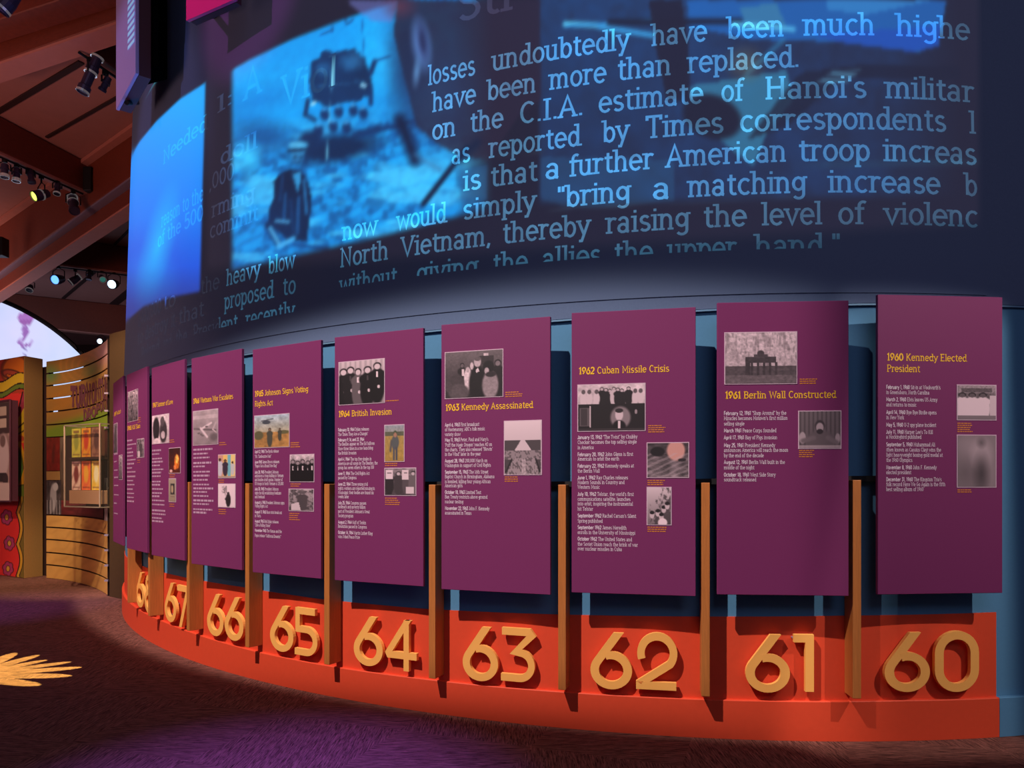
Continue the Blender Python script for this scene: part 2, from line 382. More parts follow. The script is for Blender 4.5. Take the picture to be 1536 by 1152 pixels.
# ------------------------------------------------------------------ picture painting
def vnoise(x, y, sc, seed=0):
    r = np.random.RandomState(seed).rand(64, 64)
    x = np.asarray(x)*sc; y = np.asarray(y)*sc
    xi = np.floor(x).astype(int); yi = np.floor(y).astype(int); fx = x-xi; fy = y-yi
    fx = fx*fx*(3-2*fx); fy = fy*fy*(3-2*fy)
    g = lambda a, b_: r[a % 64, b_ % 64]
    return (g(xi, yi)*(1-fx)+g(xi+1, yi)*fx)*(1-fy)+(g(xi, yi+1)*(1-fx)+g(xi+1, yi+1)*fx)*fy
def fbm(x, y, sc, seed=0): return .5*vnoise(x, y, sc, seed)+.3*vnoise(x, y, sc*2.1, seed+1)+.2*vnoise(x, y, sc*4.3, seed+2)
class Pic:
    """paints on sample points X,Y (any units); colours sRGB 0-255"""
    def __init__(s, X, Y, bg): s.X = X; s.Y = Y; s.C = np.ones(X.shape+(3,))*np.array(bg, float)
    def mix(s, m, col):
        m = np.clip(m, 0, 1)[..., None]; s.C = s.C*(1-m)+np.array(col, float)*m; return s
    def grad(s, y0, c0, y1, c1):
        t = np.clip((s.Y-y0)/(y1-y0), 0, 1)[..., None]; s.C = np.array(c0, float)*(1-t)+np.array(c1, float)*t; return s
    def el(s, cx, cy, rx, ry, col, rot=0, soft=.12, a=1):
        c, n = math.cos(math.radians(rot)), math.sin(math.radians(rot)); dx = s.X-cx; dy = s.Y-cy
        d = np.sqrt(((dx*c+dy*n)/rx)**2+((-dx*n+dy*c)/ry)**2)
        return s.mix(a*(1-d+soft)/(2*soft), col)
    def poly(s, pts, col, soft=0, a=1):
        m = np.zeros(s.X.shape, bool); n = len(pts)
        for i in range(n):
            x0, y0 = pts[i]; x1, y1 = pts[(i+1) % n]
            if y0 == y1: continue
            c = ((y0 > s.Y) != (y1 > s.Y)) & (s.X < (x1-x0)*(s.Y-y0)/(y1-y0)+x0); m ^= c
        return s.mix(m*float(a), col)
    def rc(s, x0, y0, x1, y1, col, a=1): return s.mix(((s.X >= x0) & (s.X <= x1) & (s.Y >= y0) & (s.Y <= y1))*float(a), col)
    def ln(s, x0, y0, x1, y1, w_, col, a=1, asp=1):
        dx, dy = (x1-x0), (y1-y0)*asp; L2 = dx*dx+dy*dy+1e-9
        t = np.clip(((s.X-x0)*dx+(s.Y-y0)*asp*dy)/L2, 0, 1)
        d = np.hypot(s.X-x0-t*dx, (s.Y-y0)*asp-t*dy); return s.mix(a*(1.5-d/w_), col)
    def noise(s, sc, amp, seed=1, mx=1):
        n = fbm(s.X*mx, s.Y, sc, seed)-.5; s.C = np.clip(s.C*(1+n[..., None]*amp), 0, 255); return s
    def person(s, cx, top, h, body, head=(172, 146, 142), w_=1, hair=(30, 20, 25)):
        r = h*.075*w_
        s.el(cx, top+h*.55, r*2.0, h*.45, body, soft=.1); s.el(cx, top+h*.30, r*2.3, h*.14, body)
        s.el(cx, top+h*.07, r*1.05, h*.085, hair); s.el(cx, top+h*.09, r*.8, h*.07, head); return s
    def lin(s): return s2l(np.clip(s.C, 0, 255))

# ================================================================== SETTING
# --- carpet
def floor_material():
    m = bpy.data.materials.new('brown_carpet'); m.use_nodes = True; n = m.node_tree.nodes; l = m.node_tree.links; b = n['Principled BSDF']
    b.inputs['Roughness'].default_value = .95; b.inputs['Specular IOR Level'].default_value = .1
    t = n.new('ShaderNodeTexCoord')
    def streak(scale, rotz):
        mp = n.new('ShaderNodeMapping'); mp.inputs['Scale'].default_value = scale; mp.inputs['Rotation'].default_value = (0, 0, rotz)
        l.new(t.outputs['Object'], mp.inputs[0]); x = n.new('ShaderNodeTexNoise'); x.inputs['Scale'].default_value = 1; x.inputs['Detail'].default_value = 6; x.inputs['Roughness'].default_value = .75
        x.inputs['Distortion'].default_value = .6
        l.new(mp.outputs[0], x.inputs['Vector']); return x.outputs[0]
    a = streak((9, 130, 1), .35); c = streak((130, 9, 1), .35)
    mp = n.new('ShaderNodeMapping'); mp.inputs['Rotation'].default_value = (0, 0, .35); l.new(t.outputs['Object'], mp.inputs[0])
    ck = n.new('ShaderNodeTexChecker'); ck.inputs['Scale'].default_value = 1.15; l.new(mp.outputs[0], ck.inputs['Vector'])
    mx = n.new('ShaderNodeMixRGB'); l.new(ck.outputs['Fac'], mx.inputs[0]); l.new(a, mx.inputs[1]); l.new(c, mx.inputs[2])
    r = n.new('ShaderNodeValToRGB'); e = r.color_ramp.elements
    e[0].position = .36; e[0].color = (*s2l((40, 20, 16)), 1); e[1].position = .68; e[1].color = (*s2l((158, 104, 92)), 1)
    l.new(mx.outputs[0], r.inputs[0]); l.new(r.outputs[0], b.inputs['Base Color'])
    bp = n.new('ShaderNodeBump'); bp.inputs['Strength'].default_value = .5; bp.inputs['Distance'].default_value = .006
    l.new(mx.outputs[0], bp.inputs['Height']); l.new(bp.outputs[0], b.inputs['Normal'])
    return m
v, f = prism([(-20, -6, -.2), (14, -6, -.2), (14, -6, 0), (-20, -6, 0)], (0, 34, 0))
fl = mk('floor', v, f, floor_material()); tag(fl, 'dark brown carpet tile floor with purple light pools', kind='structure')

# --- drum wall
TL, TR = -1.32, .45
# smooth height functions read along the wall
def interp(tab):
    xs = [p[0] for p in tab]; ys = [p[1]+EYE for p in tab]
    return lambda t: float(np.interp(t, xs, ys))
PAN = [(-.0039, .0475, 1.100, -.648), (-.1182, .0460, 1.065, -.656), (-.2245, .0451, 1.044, -.669), (-.3309, .0450, 1.031, -.689), (-.4370, .0448, 1.023, -.679),
       (-.5424, .0449, 1.019, -.678), (-.6501, .0460, 1.043, -.672), (-.7561, .0445, 1.054, -.657), (-.8610, .0448, 1.087, -.649), (-.9720, .0448, 1.10, -.640)]
z_seam = interp([(-1.3, 1.10), (-.86, 1.075), (-.65, 1.045), (-.50, 1.035), (-.28, 1.045), (-.053, 1.088), (.08, 1.10), (.4, 1.10)])
z_led = interp([(-1.2, -1.290), (-.80, -1.295), (-.71, -1.308), (-.60, -1.326), (-.5, -1.330), (-.40, -1.326), (-.343, -1.325), (-.286, -1.321), (-.172, -1.315), (-.02, -1.306), (.05, -1.310), (.4, -1.31)])
z_red = interp([(-1.2, -.852), (-.82, -.846), (-.633, -.840), (-.516, -.856), (-.40, -.856), (-.30, -.840), (-.18, -.817), (-.068, -.799), (.054, -.792), (.4, -.79)])
TE = hit(1493, 0)
ZTOP = 6.70
v, f = loft_wall(TL, TR, 150, [(-.20, z_seam), (.012, z_seam), (.012, lambda t: 2.9), (-.05, lambda t: 5.0), (-.10, ZTOP), (-.30, ZTOP)])
tag(mk('wall_right', v, f, M_UP, smooth=False), 'dull blue upper part of the curved drum wall, coloured as unlit', kind='structure')
v, f = loft_wall(TL, TR, 150, [(-.20, 0.0), (0, 0.0), (0, lambda t: z_seam(t)-.001), (-.20, lambda t: z_seam(t)-.001)])
tag(mk('wall_front', v, f, M_BLUE), 'blue painted lower part of the curved drum wall', kind='structure')
v, f = loft_wall(TL, TE, 130, [(.001, z_led), (.008, z_led), (.008, z_red), (.001, z_red)])
tag(mk('trim_1', v, f, M_RED), 'orange red band behind the numerals', kind='structure')
v, f = loft_wall(TL, TE, 130, [(.001, 0.001), (.035, 0.001), (.035, lambda t: z_led(t)-.004), (.031, z_led), (.001, z_led)])
tag(mk('baseboard_right', v, f, M_RED), 'orange red plinth with ledge along the floor', kind='structure')
v, f = loft_wall(TE+.0003, TR, 30, [(.001, 0.001), (.035, 0.001), (.035, lambda t: z_led(t)-.004), (.031, z_led), (.001, z_led)])
tag(mk('baseboard_end', v, f, M_BLUE), 'blue continuation of the plinth at right', kind='structure')
v, f = loft_wall(TL, TR, 150, [(.0, lambda t: z_seam(t)-.014), (.016, lambda t: z_seam(t)-.014), (.016, lambda t: z_seam(t)-.004), (.0, lambda t: z_seam(t)-.004)])
tag(mk('trim_2', v, f, mat('seam_strip', (120, 160, 190), .4, .3)), 'thin pale blue strip along the wall seam', kind='structure')
z_rail = interp([(-1.2, .03), (-.83, .03), (-.5, .012), (-.28, .012), (-.06, .045), (.08, .05), (.4, .05)])
v, f = loft_wall(TL, TE-.002, 130, [(.001, lambda t: z_rail(t)-.035), (.045, lambda t: z_rail(t)-.035), (.045, z_rail), (.001, z_rail)])
tag(mk('trim_3', v, f, M_BACK), 'black mounting rail behind the plum panels', kind='structure')

# --- roof deck over the left, higher roof behind the camera, far wall
ZD = EYE+5.2
v, f = prism([(-20, 6.9, ZD), (-1, 6.9, ZD), (-1, 6.9, ZD+.25), (-20, 6.9, ZD+.25)], (0, 21, 0))
ceil = tag(mk('ceiling', v, f, M_DECK), 'pinkish brown sloping roof deck boards', kind='structure')
v, f = prism([(-20, 27.5, -.1), (14, 27.5, -.1), (14, 27.5, ZD+.2), (-20, 27.5, ZD+.2)], (0, .2, 0))
tag(mk('wall_back', v, f, M_BWALL), 'dark red brown far wall', kind='structure')
def deckpt(u, v_, dz=0): return at(u, v_, F*(ZD-dz-EYE)/(HV-v_))
BAT = [((-30, 183), (122, 92), .075), ((70, 205), (190, 137), .045), ((95, 447), (142, 407), .09), ((162, 463), (200, 432), .22), ((172, 366), (205, 333), .05)]
for i, (p, q, wd) in enumerate(BAT):
    a, c = deckpt(*p), deckpt(*q); d = (c-a).normalized(); n_ = Vector((d.y, -d.x, 0))*wd/2
    v, f = prism([a-n_, c-n_, c-n_+Vector((0, 0, .02)), a-n_+Vector((0, 0, .02))], n_*2)
    v = [p_-Vector((0, 0, .02)) for p_ in v]
    mk('deck_joint', v, f, M_BATT, ceil)
def beam(name, tl, tr, vl, vr, thick, label, m=M_BEAM, soffit=True, setb=0, zt=None, ext=None):
    """side face: top edge on the deck through two pixels, bottoms by pixel row"""
    if zt is None: a, c = deckpt(*tl, dz=.01), deckpt(*tr, dz=.01)
    else: a, c = at(tl[0], tl[1], zt[0]), at(tr[0], tr[1], zt[1])
    a2 = Vector((a.x, a.y, EYE+(HV-vl)*a.y/F)); c2 = Vector((c.x, c.y, EYE+(HV-vr)*c.y/F))
    d = (c-a); d.z = 0; d.normalize(); n_ = Vector((-d.y, d.x, 0))
    if n_.y < 0: n_ = -n_
    a, c, a2, c2 = [p+n_*setb for p in (a, c, a2, c2)]
    root = tag(empty(name, tuple((a2+c2)/2)), label, 'beam', 'roof beams')
    v, f = prism([a2, c2, c, a], n_*thick); bevel(mk('timber', v, f, m, root), .01, 1)
    if soffit:
        dz = Vector((0, 0, .03)); e_ = n_*.01
        v, f = prism([a2-dz+e_, c2-dz+e_, c2+e_, a2+e_], n_*(thick-.02)); mk('uplit_soffit', v, f, M_BEAMU, root)  # beam underside as a separate slab, coloured as lit from below
    return root, (a, c, a2, c2, n_)
beam('roof_beam', (-60, 66), (205, -21), 112, 20, .28, 'dark brown roof beam crossing the top left corner')
beam('roof_beam', (-60, 20), (205, -60), 48, -38, .3, 'dark brown roof beam at the very top edge, above all others', soffit=False)
fb, fg = beam('cross_beam', (112, 20), (200, 70), 61, 122, .16, 'short dark cross beam behind the lavender sign', soffit=False)
cb, cg = beam('cross_beam', (-50, 148), (137, 247), 204, 289, .25, 'dark brown cross beam running down to the black bracket')
rb, rg = beam('roof_beam', (-70, 384), (215, 186), 458, 250, .40, 'upper half of the big doubled roof beam', soffit=False)
a_, c_, a2_, c2_, n_ = rg
sv, sf_ = prism([a2_-Vector((0, 0, .03))+n_*.01, c2_-Vector((0, 0, .03))+n_*.01, c2_+n_*.01, a2_+n_*.01], n_*.20); mk('steel_plate', sv, sf_, M_STEEL, rb)
# lower beam hangs under the upper one, set back behind the plate
root = tag(empty('roof_beam', tuple((a2_+c2_)/2)), 'lower half of the doubled roof beam below the grey steel plate', 'beam', 'roof beams')
z3 = Vector((0, 0, .03)); lo = Vector((0, 0, .26)); s0 = n_*.13
v, f = prism([a2_+s0-lo, c2_+s0-lo, c2_+s0-z3, a2_+s0-z3], n_*.24); bevel(mk('timber', v, f, M_BEAM, root), .01, 1)
v, f = prism([a2_+s0-lo-z3, c2_+s0-lo-z3, c2_+s0-lo, a2_+s0-lo], n_*.24); mk('uplit_soffit', v, f, M_BEAMU, root)  # lower beam's underside, also coloured as lit from below
# pale ledger lying along the beam under the deck
lv = [a_-n_*.12-Vector((0, 0, .06)), c_-n_*.12-Vector((0, 0, .06)), c_-n_*.12, a_-n_*.12]
v, f = prism(lv, n_*.115); root = tag(empty('ledger_board', tuple(lv[0])), 'pale ledger board along the top of the doubled beam', 'board'); mk('board', v, f, M_BEAMU, root)
db, dg = beam('cross_beam', (60, 349), (260, 383), 392, 417, .2, 'dark cross beam above the two bright blue-white lamps')
eb, eg = beam('cross_beam', (-60, 432), (270, 467), 478, 512, .25, 'long dark beam just above the glowing arch screen')
# black joist hanger and small black speaker
p = at(134, 270, 11.75)
v, f = box(tuple(p), (.13, .14, .38)); bevel(tag(mk('joist_hanger', v, f, M_BLK), 'black steel hanger where the cross beam meets the big beam', 'bracket'), .008)
sp_ = empty('loudspeaker', tuple(at(2, 371, 13.6)), 'small black speaker box on the left end of the big beam', 'speaker')
v, f = box(tuple(at(1, 371, 13.6)), (.19, .2, .34)); bevel(mk('cabinet', v, f, M_BLK, sp_), .01)
v, f = box(tuple(at(1, 371, 13.6)+Vector((0, -.105, 0))), (.15, .012, .29)); mk('grille', v, f, mat('speaker_grille', (30, 28, 30), .9), sp_)

# ================================================================== PROJECTION ON THE DRUM
def proj_paint(px, py):
    P_ = Pic(px, py, (0, 0, 0))
    n1 = fbm(px, py, .035, 3); n2 = fbm(px, py, .09, 9); n3 = vnoise(px, py, .012, 5)
    n4 = fbm(px*.25, py, .06, 21)
    # projector black level
    edge = np.clip((1474-px)/10, 0, 1)*np.clip((395+(640-px)*.06-py)/20, 0, 1)*np.clip((px-305)/10, 0, 1)
    P_.mix(edge*.55, (46, 34, 46))
    # picture 3, right: aircraft deck
    m = np.clip((px-806)/6, 0, 1)*np.clip((1440-px)/130, 0, 1)*np.clip((312-(px-810)*.02-py)/14, 0, 1)
    P_.mix(m*(.20+.35*n1), (30, 78, 150))
    P_.mix(m*np.clip((250-py)/250, 0, 1)*np.clip((1120-px)/80, 0, 1)*(.2+.7*n2), (26, 66, 120))
    P_.poly([(1030, 0), (1420, 0), (1408, 66), (1380, 78), (1250, 62), (1130, 60), (1035, 40)], (24, 96, 178), a=.85)
    P_.poly([(1240, 0), (1400, 0), (1300, 22), (1240, 14)], (50, 130, 196), a=.7)
    P_.poly([(1110, 12), (1165, 4), (1180, 42), (1120, 44)], (60, 124, 160), a=.7)
    P_.poly([(1220, 52), (1412, 38), (1408, 70), (1370, 78), (1262, 64)], (24, 70, 170), a=.8)
    P_.poly([(1028, 130), (1180, 105), (1190, 150), (1150, 200), (1130, 250), (1080, 210), (1040, 150)], (50, 124, 160), a=.75)
    P_.poly([(1200, 110), (1300, 96), (1440, 100), (1440, 120), (1260, 118), (1180, 190), (1120, 210)], (20, 16, 24), a=.7)
    P_.poly([(810, 235), (1010, 240), (1012, 300), (860, 312), (812, 300)], (40, 100, 150), a=.35)
    P_.ln(848, 36, 905, 38, 4, (80, 190, 235)); P_.ln(900, 40, 985, 54, 4, (50, 150, 215)); P_.ln(850, 40, 985, 28, 2, (40, 130, 200), .8)
    P_.ln(915, 33, 1110, 32, 5, (18, 18, 30), .8)
    P_.ln(1120, 110, 1175, 60, 4, (40, 120, 170), .5); P_.ln(1100, 36, 1190, 44, 4, (80, 180, 230), .8)
    P_.poly([(973, 0), (1022, 0), (1032, 60), (1036, 150), (1000, 150), (984, 70)], (24, 16, 24), a=.9)
    P_.el(1068, 175, 45, 32, (22, 18, 26), 20)
    P_.el(1118, 95, 24, 22, (120, 105, 60), 0, .5, .35)
    for i in range(4): P_.ln(1248-i*7, 108+i*5, 1290-i*6, 106+i*5, 1.5, (70, 120, 150), .8)
    # picture 2: wade through the paddies, helicopter
    bx = np.clip((px-344)/8, 0, 1)
    ytop = np.interp(px, [340, 375, 440, 520, 600, 700], [106, 86, 55, 24, -2, -30]); ybot = np.interp(px, [340, 470, 560, 700, 730], [412, 382, 362, 326, 318])
    m = bx*np.clip((py-ytop)/6, 0, 1)*np.clip((ybot-py)/10, 0, 1)*np.clip((740-px)/60, 0, 1)
    sky = np.array((12, 150, 226.)); base = Pic(px+9*(fbm(px, py, .07, 51)-.5)*2, py+9*(fbm(px, py, .07, 61)-.5)*2, (12, 138, 214))
    wx, wy = px+9*(n2-.5), py+9*(fbm(px, py, .09, 61)-.5)
    base.X, base.Y = px, py
    base.grad(40, (8, 158, 240), 330, (4, 138, 228))
    base.el(455, 120, 95, 46, (20, 172, 248), -10, .6, .6); base.el(390, 150, 60, 18, (4, 120, 205), -14, .6, .6); base.el(580, 90, 30, 60, (40, 186, 250), 0, .7, .6)
    hz = 186-(px-345)*.13                     # horizon of the paddy
    base.mix(np.clip((py-hz)/5, 0, 1)*.55, (30, 166, 236))
    gd = np.clip((py-hz-8)/25, 0, 1)
    st = np.sin((py+(px-450)*.42)*.36+5*n1)
    base.mix(gd*np.clip(st, 0, 1)*.45, (6, 92, 168)); base.mix(gd*np.clip((n2-.44)*5, 0, 1)*.75, (6, 70, 134)); base.mix(gd*np.clip((n4-.5)*6, 0, 1)*.7, (70, 196, 250))
    base.el(395, 205, 48, 26, (8, 84, 150), 10, .5, .8); base.el(372, 238, 18, 22, (50, 190, 248), 0, .5, .7); base.el(640, 262, 70, 26, (60, 190, 248), -20, .6, .7)
    base.X, base.Y = wx, wy
    base.el(505, 222, 62, 20, (6, 34, 70), -10, .4); base.el(468, 214, 16, 20, (8, 38, 78), 0, .3); base.ln(540, 200, 620, 182, 5, (8, 44, 90), .8)
    base.poly([(468, 92), (486, 78), (530, 73), (546, 86), (556, 112), (556, 140), (530, 154), (490, 158), (468, 152), (464, 122)], (9, 40, 78)); base.el(510, 116, 44, 38, (9, 38, 74), -8, .12)
    base.el(485, 104, 10, 12, (26, 82, 132), 0, .4, .8); base.el(528, 92, 16, 12, (30, 92, 144), -8, .5, .9); base.ln(475, 130, 545, 122, 1.2, (30, 84, 130), .8)
    base.X, base.Y = px, py
    base.el(470, 155, 5, 3, (150, 220, 250), -30); base.el(545, 128, 5, 3, (150, 220, 250), 20); base.ln(462, 150, 458, 172, 3, (8, 36, 74)); base.ln(458, 172, 472, 180, 3, (8, 36, 74)); base.ln(556, 110, 562, 92, 3.5, (8, 40, 84)); base.ln(562, 92, 585, 84, 1.5, (10, 60, 120)); base.ln(556, 132, 556, 156, 3.5, (8, 40, 84))
    base.ln(498, 40, 500, 48, 1.2, (10, 50, 100)); base.ln(480, 52, 500, 44, 1, (10, 60, 120)); base.ln(515, 20, 520, 36, 1.4, (10, 50, 100)); base.ln(520, 36, 530, 30, 1.2, (10, 50, 100)); base.ln(543, 30, 546, 80, .8, (10, 80, 150)); base.ln(500, 80, 490, 240, .7, (120, 214, 252), .8)
    for q, (a, c) in enumerate(((487, 172), (508, 168), (530, 166), (545, 170), (500, 190), (520, 192), (478, 196))): base.el(a, c, 7, 9, (8, 40, 84), 0, .3); base.el(a-1, c-8, 3.5, 3, (60, 150, 210), 0, .3)
    # soldier seen from the waist up, front
    D1, D2 = (5, 26, 56), (10, 48, 92)
    base.poly([(410, 272), (424, 258), (438, 254), (452, 256), (462, 272), (468, 300), (464, 330), (460, 362), (430, 360), (404, 336), (402, 318), (410, 300)], D1)
    base.el(446, 232, 10, 13, (36, 120, 178), 0, .15); base.el(447, 222, 15, 9, (40, 130, 186), 0, .15); base.el(447, 217, 14, 5, (70, 170, 220), 0, .3); base.ln(433, 226, 461, 224, 2, D1); base.ln(441, 236, 444, 236, 1.5, D1); base.ln(450, 236, 453, 236, 1.5, D1); base.ln(444, 243, 450, 243, 1.2, D2)
    base.poly([(438, 260), (452, 256), (448, 292)], (40, 140, 200)); base.ln(424, 262, 420, 300, 2, D2); base.ln(456, 270, 460, 320, 2, (30, 110, 170)); base.ln(428, 290, 426, 330, 1.6, (20, 80, 136)); base.ln(448, 296, 446, 350, 2.2, (20, 80, 136)); base.ln(414, 331, 433, 333, 2, (90, 180, 226)); base.ln(436, 300, 440, 350, 1.5, D2)
    base.ln(402, 338, 418, 366, 5, D1); base.ln(405, 342, 420, 368, 2.5, (90, 190, 240)); base.ln(418, 370, 440, 358, 3.5, (70, 176, 234)); base.ln(440, 366, 490, 374, 3, (8, 60, 120), .8)
    base.mix(np.clip((px-560)/60, 0, 1)*np.clip((240-py)/80, 0, 1)*.5*n1*2, (16, 60, 130))
    base.mix(np.clip((n3-.45)*1.2, 0, 1)*.3, (8, 90, 180))
    base.C = np.clip(base.C*np.array((1.1, 1.05, 1.05))*(.9+.2*fbm(px, py, .22, 40))[..., None], 0, 255)
    mm = np.clip(m, 0, 1)[..., None]; P_.C = P_.C*(1-mm)+base.C*mm
    # face in profile over the right side of picture 2
    P_.poly([(598, 0), (810, 0), (812, 150), (780, 170), (735, 240), (690, 235), (655, 215), (625, 190), (605, 110), (590, 50)], (38, 26, 38), a=.80)
    P_.el(612, 95, 26, 85, (20, 30, 60), 0, .5, .5)
    P_.el(660, 140, 50, 60, (40, 64, 110), 0, .8, .35)
    P_.ln(600, 180, 622, 240, 10, (10, 22, 50), .7); P_.ln(622, 232, 660, 255, 4, (60, 110, 160), .4)
    P_.el(632, 66, 13, 36, (84, 124, 190), -8, .4, .85); P_.el(634, 62, 7, 26, (36, 44, 84), -8, .4, .8); P_.el(625, 108, 5, 20, (90, 140, 196), 5, .5, .7)
    P_.poly([(520, 0), (596, 0), (588, 34), (560, 32), (534, 16)], (110, 120, 200), a=.6); P_.el(600, 10, 22, 16, (100, 46, 60), 0, .5, .5)
    P_.ln(700, 222, 635, 306, 4, (6, 20, 44), .9); P_.ln(716, 214, 690, 240, 7, (10, 24, 50), .5)
    P_.poly([(690, 255), (730, 248), (730, 300), (692, 318)], (40, 96, 150), a=.5)
    P_.ln(725, 235, 815, 228, 1, (50, 60, 70), .5); P_.ln(820, 315, 1190, 296, 1.2, (44, 56, 70), .7)
    P_.mix(edge*np.clip(1-abs(py-250-(1100-px)*.02)/9, 0, 1)*np.clip((px-1180)/60, 0, 1)*.3, (40, 80, 100))
    # picture 1: bright blue field far left
    yt = np.interp(px, [180, 192, 200, 210, 235, 270, 309], [270, 236, 226, 210, 180, 147, 122]); yb = np.interp(px, [180, 193, 215, 250, 302], [490, 482, 463, 450, 440])
    xr = np.interp(py, [120, 440], [309, 301])
    m1 = np.clip((xr-px)/1.5, 0, 1)*np.clip((py-yt)/2, 0, 1)*np.clip((yb-py)/5, 0, 1)
    b1 = Pic(px, py, (0, 0, 0)).grad(150, (0, 168, 255), 400, (6, 104, 240))
    b1.mix(np.clip((py-330)/130, 0, 1)*.75, (28, 60, 190)); b1.el(236, 372, 14, 62, (0, 190, 255), 14, .8, .8); b1.el(226, 420, 26, 30, (0, 150, 250), 0, .8, .6)
    b1.mix(np.clip((py-400)/60, 0, 1)*.6, (30, 42, 110))
    mm = m1[..., None]; P_.C = P_.C*(1-mm)+b1.C*mm
    # cyan sliver above it
    ys = np.interp(px, [198, 204, 212, 222, 232, 238], [190, 172, 154, 137, 123, 116])
    P_.mix(np.clip(1.2-abs(py-ys)/np.interp(px, [198, 230, 238], [7, 4.5, 3.5]), 0, 1)*((px > 198) & (px < 238))*.9, (40, 150, 176))
    return P_
NU, NV = 560, 210
us = np.concatenate([np.linspace(186, 320, 70, endpoint=False), np.linspace(320, 1480, NU-70)])
OFFP = .016
ths = np.array([hit(u, OFFP) for u in us]); ths[0] = ths[1]-.03
zs = np.linspace(2.70, 5.60, NV)
def woff(z): return float(np.interp(z, [0, 2.9, 5.0, ZTOP], [.012, .012, -.05, -.10]))
TT, ZZ = np.meshgrid(ths, zs)
OO = np.interp(ZZ, [0, 2.9, 5.0, ZTOP], [.012, .012, -.05, -.10])+.0045
rX = RW+dR(TT)+OO; XX = CA+rX*np.sin(TT); YY = CB-rX*np.cos(TT)
PX = 768+F*XX/YY; PY = HV-F*(ZZ-EYE)/YY
PC = proj_paint(PX, PY)
for _ in range(2):                      # the projector is slightly out of focus
    Cc = np.pad(PC.C, ((1, 1), (1, 1), (0, 0)), mode='edge'); PC.C = (Cc[:-2, 1:-1]+Cc[2:, 1:-1]+Cc[1:-1, :-2]+Cc[1:-1, 2:]+2*Cc[1:-1, 1:-1])/6
lin = PC.lin()
V = np.stack([XX, YY, ZZ], -1).reshape(-1, 3); n = len(us)
Fc = [(r*n+c, r*n+c+1, (r+1)*n+c+1, (r+1)*n+c) for r in range(NV-1) for c in range(n-1)]
pr = empty('projected_image', tuple(wp(-.45, .02, 2.7)), 'huge blue projected war photographs and newspaper text on the curved wall', 'projection')
mk('picture_layer', V, Fc, M_PROJ, pr, cols=lin.reshape(-1, 3))
# words: (text, x start, x end)
ZL = 1.565+EYE; PIT = .1935
LINES = [
 (8, [('Str', 682, 778)]),
 (6, [('losses', 637, 709), ('undoubtedly', 733, 946), ('have', 975, 1062), ('been', 1090, 1178), ('much', 1206, 1316), ('highe', 1347, 1462)]),
 (5, [('have', 643, 711), ('been', 726, 801), ('more', 820, 909), ('than', 926, 1006), ('replaced.', 1030, 1200)]),
 (4, [('on', 645, 680), ('the', 703, 753), ('C.I.A.', 778, 872), ('estimate', 897, 1056), ('of', 1083, 1119), ("Hanoi's", 1150, 1303), ('militar', 1329, 1467)]),
 (3, [('as', 675, 703), ('reported', 730, 872), ('by', 901, 945), ('Times', 968, 1086), ('correspondents', 1111, 1423), ('l', 1457, 1468)]),
 (2, [('is', 692, 720), ('that', 735, 806), ('a', 817, 837), ('further', 853, 981), ('American', 997, 1180), ('troop', 1200, 1307), ('increas', 1326, 1468)]),
 (1, [('now', 510, 566), ('would', 592, 670), ('simply', 694, 805), ('"bring', 836, 947), ('a', 979, 1003), ('matching', 1030, 1212), ('increase', 1242, 1413), ('b', 1447, 1468)]),
 (0, [('North', 509, 581), ('Vietnam,', 599, 735), ('thereby', 754, 887), ('raising', 907, 1036), ('the', 1056, 1121), ('level', 1142, 1234), ('of', 1258, 1301), ('violenc', 1325, 1468)]),
 (-1, [('without', 508, 596), ('giving', 625, 718), ('the', 740, 792), ('allies', 813, 902), ('the', 922, 980), ('upper', 1000, 1106), ('hand."', 1130, 1260)]),
 (6, [('l:', 316, 338)]), (5, [('A', 355, 385), ('Viol', 412, 500)]), (4, [('doll', 324, 380)]), (3, [(',000', 308, 345)]), (2, [('rming', 312, 378)]), (1, [('commit', 311, 384)]),
 (0, [('to', 244, 262), ('the', 300, 328), ('heavy', 337, 390), ('blow', 400, 442)]),
 (-1, [('to', 206, 214), ('destroy', 217, 252), ('it', 256, 262), ('that', 268, 294+12), ('proposed', 335, 411), ('to', 424, 443)]),
 (-2, [('Poland', 212, 240), ('and', 245, 258), ('the', 264, 281), ('President', 290, 357), ('recently', 368, 443)]),
 (4, [('Needed', 236, 304)]), (2, [('reason to the', 236, 300)]), (1, [('of the 500', 232, 300)]), (0, [('1,400,000', 206, 240)]),
]
ROWZ = {}
def clip_poly(poly, zmin):
    out = []
    for i in range(len(poly)):
        a, c = poly[i], poly[(i+1) % len(poly)]
        if a[1] >= zmin: out.append(a)
        if (a[1] >= zmin) != (c[1] >= zmin):
            t = (zmin-a[1])/(c[1]-a[1]); out.append((a[0]+t*(c[0]-a[0]), zmin))
    return out
def word_z(row, x0):
    # the left column sits one line lower on the wall than the right one
    if x0 < 500:
        return {6: 3.83-.62+.74, 5: 3.52+.68, 4: 3.585, 3: 3.36, 2: 3.12, 1: 2.945, 0: None, -1: None, -2: None}[row]
    return None
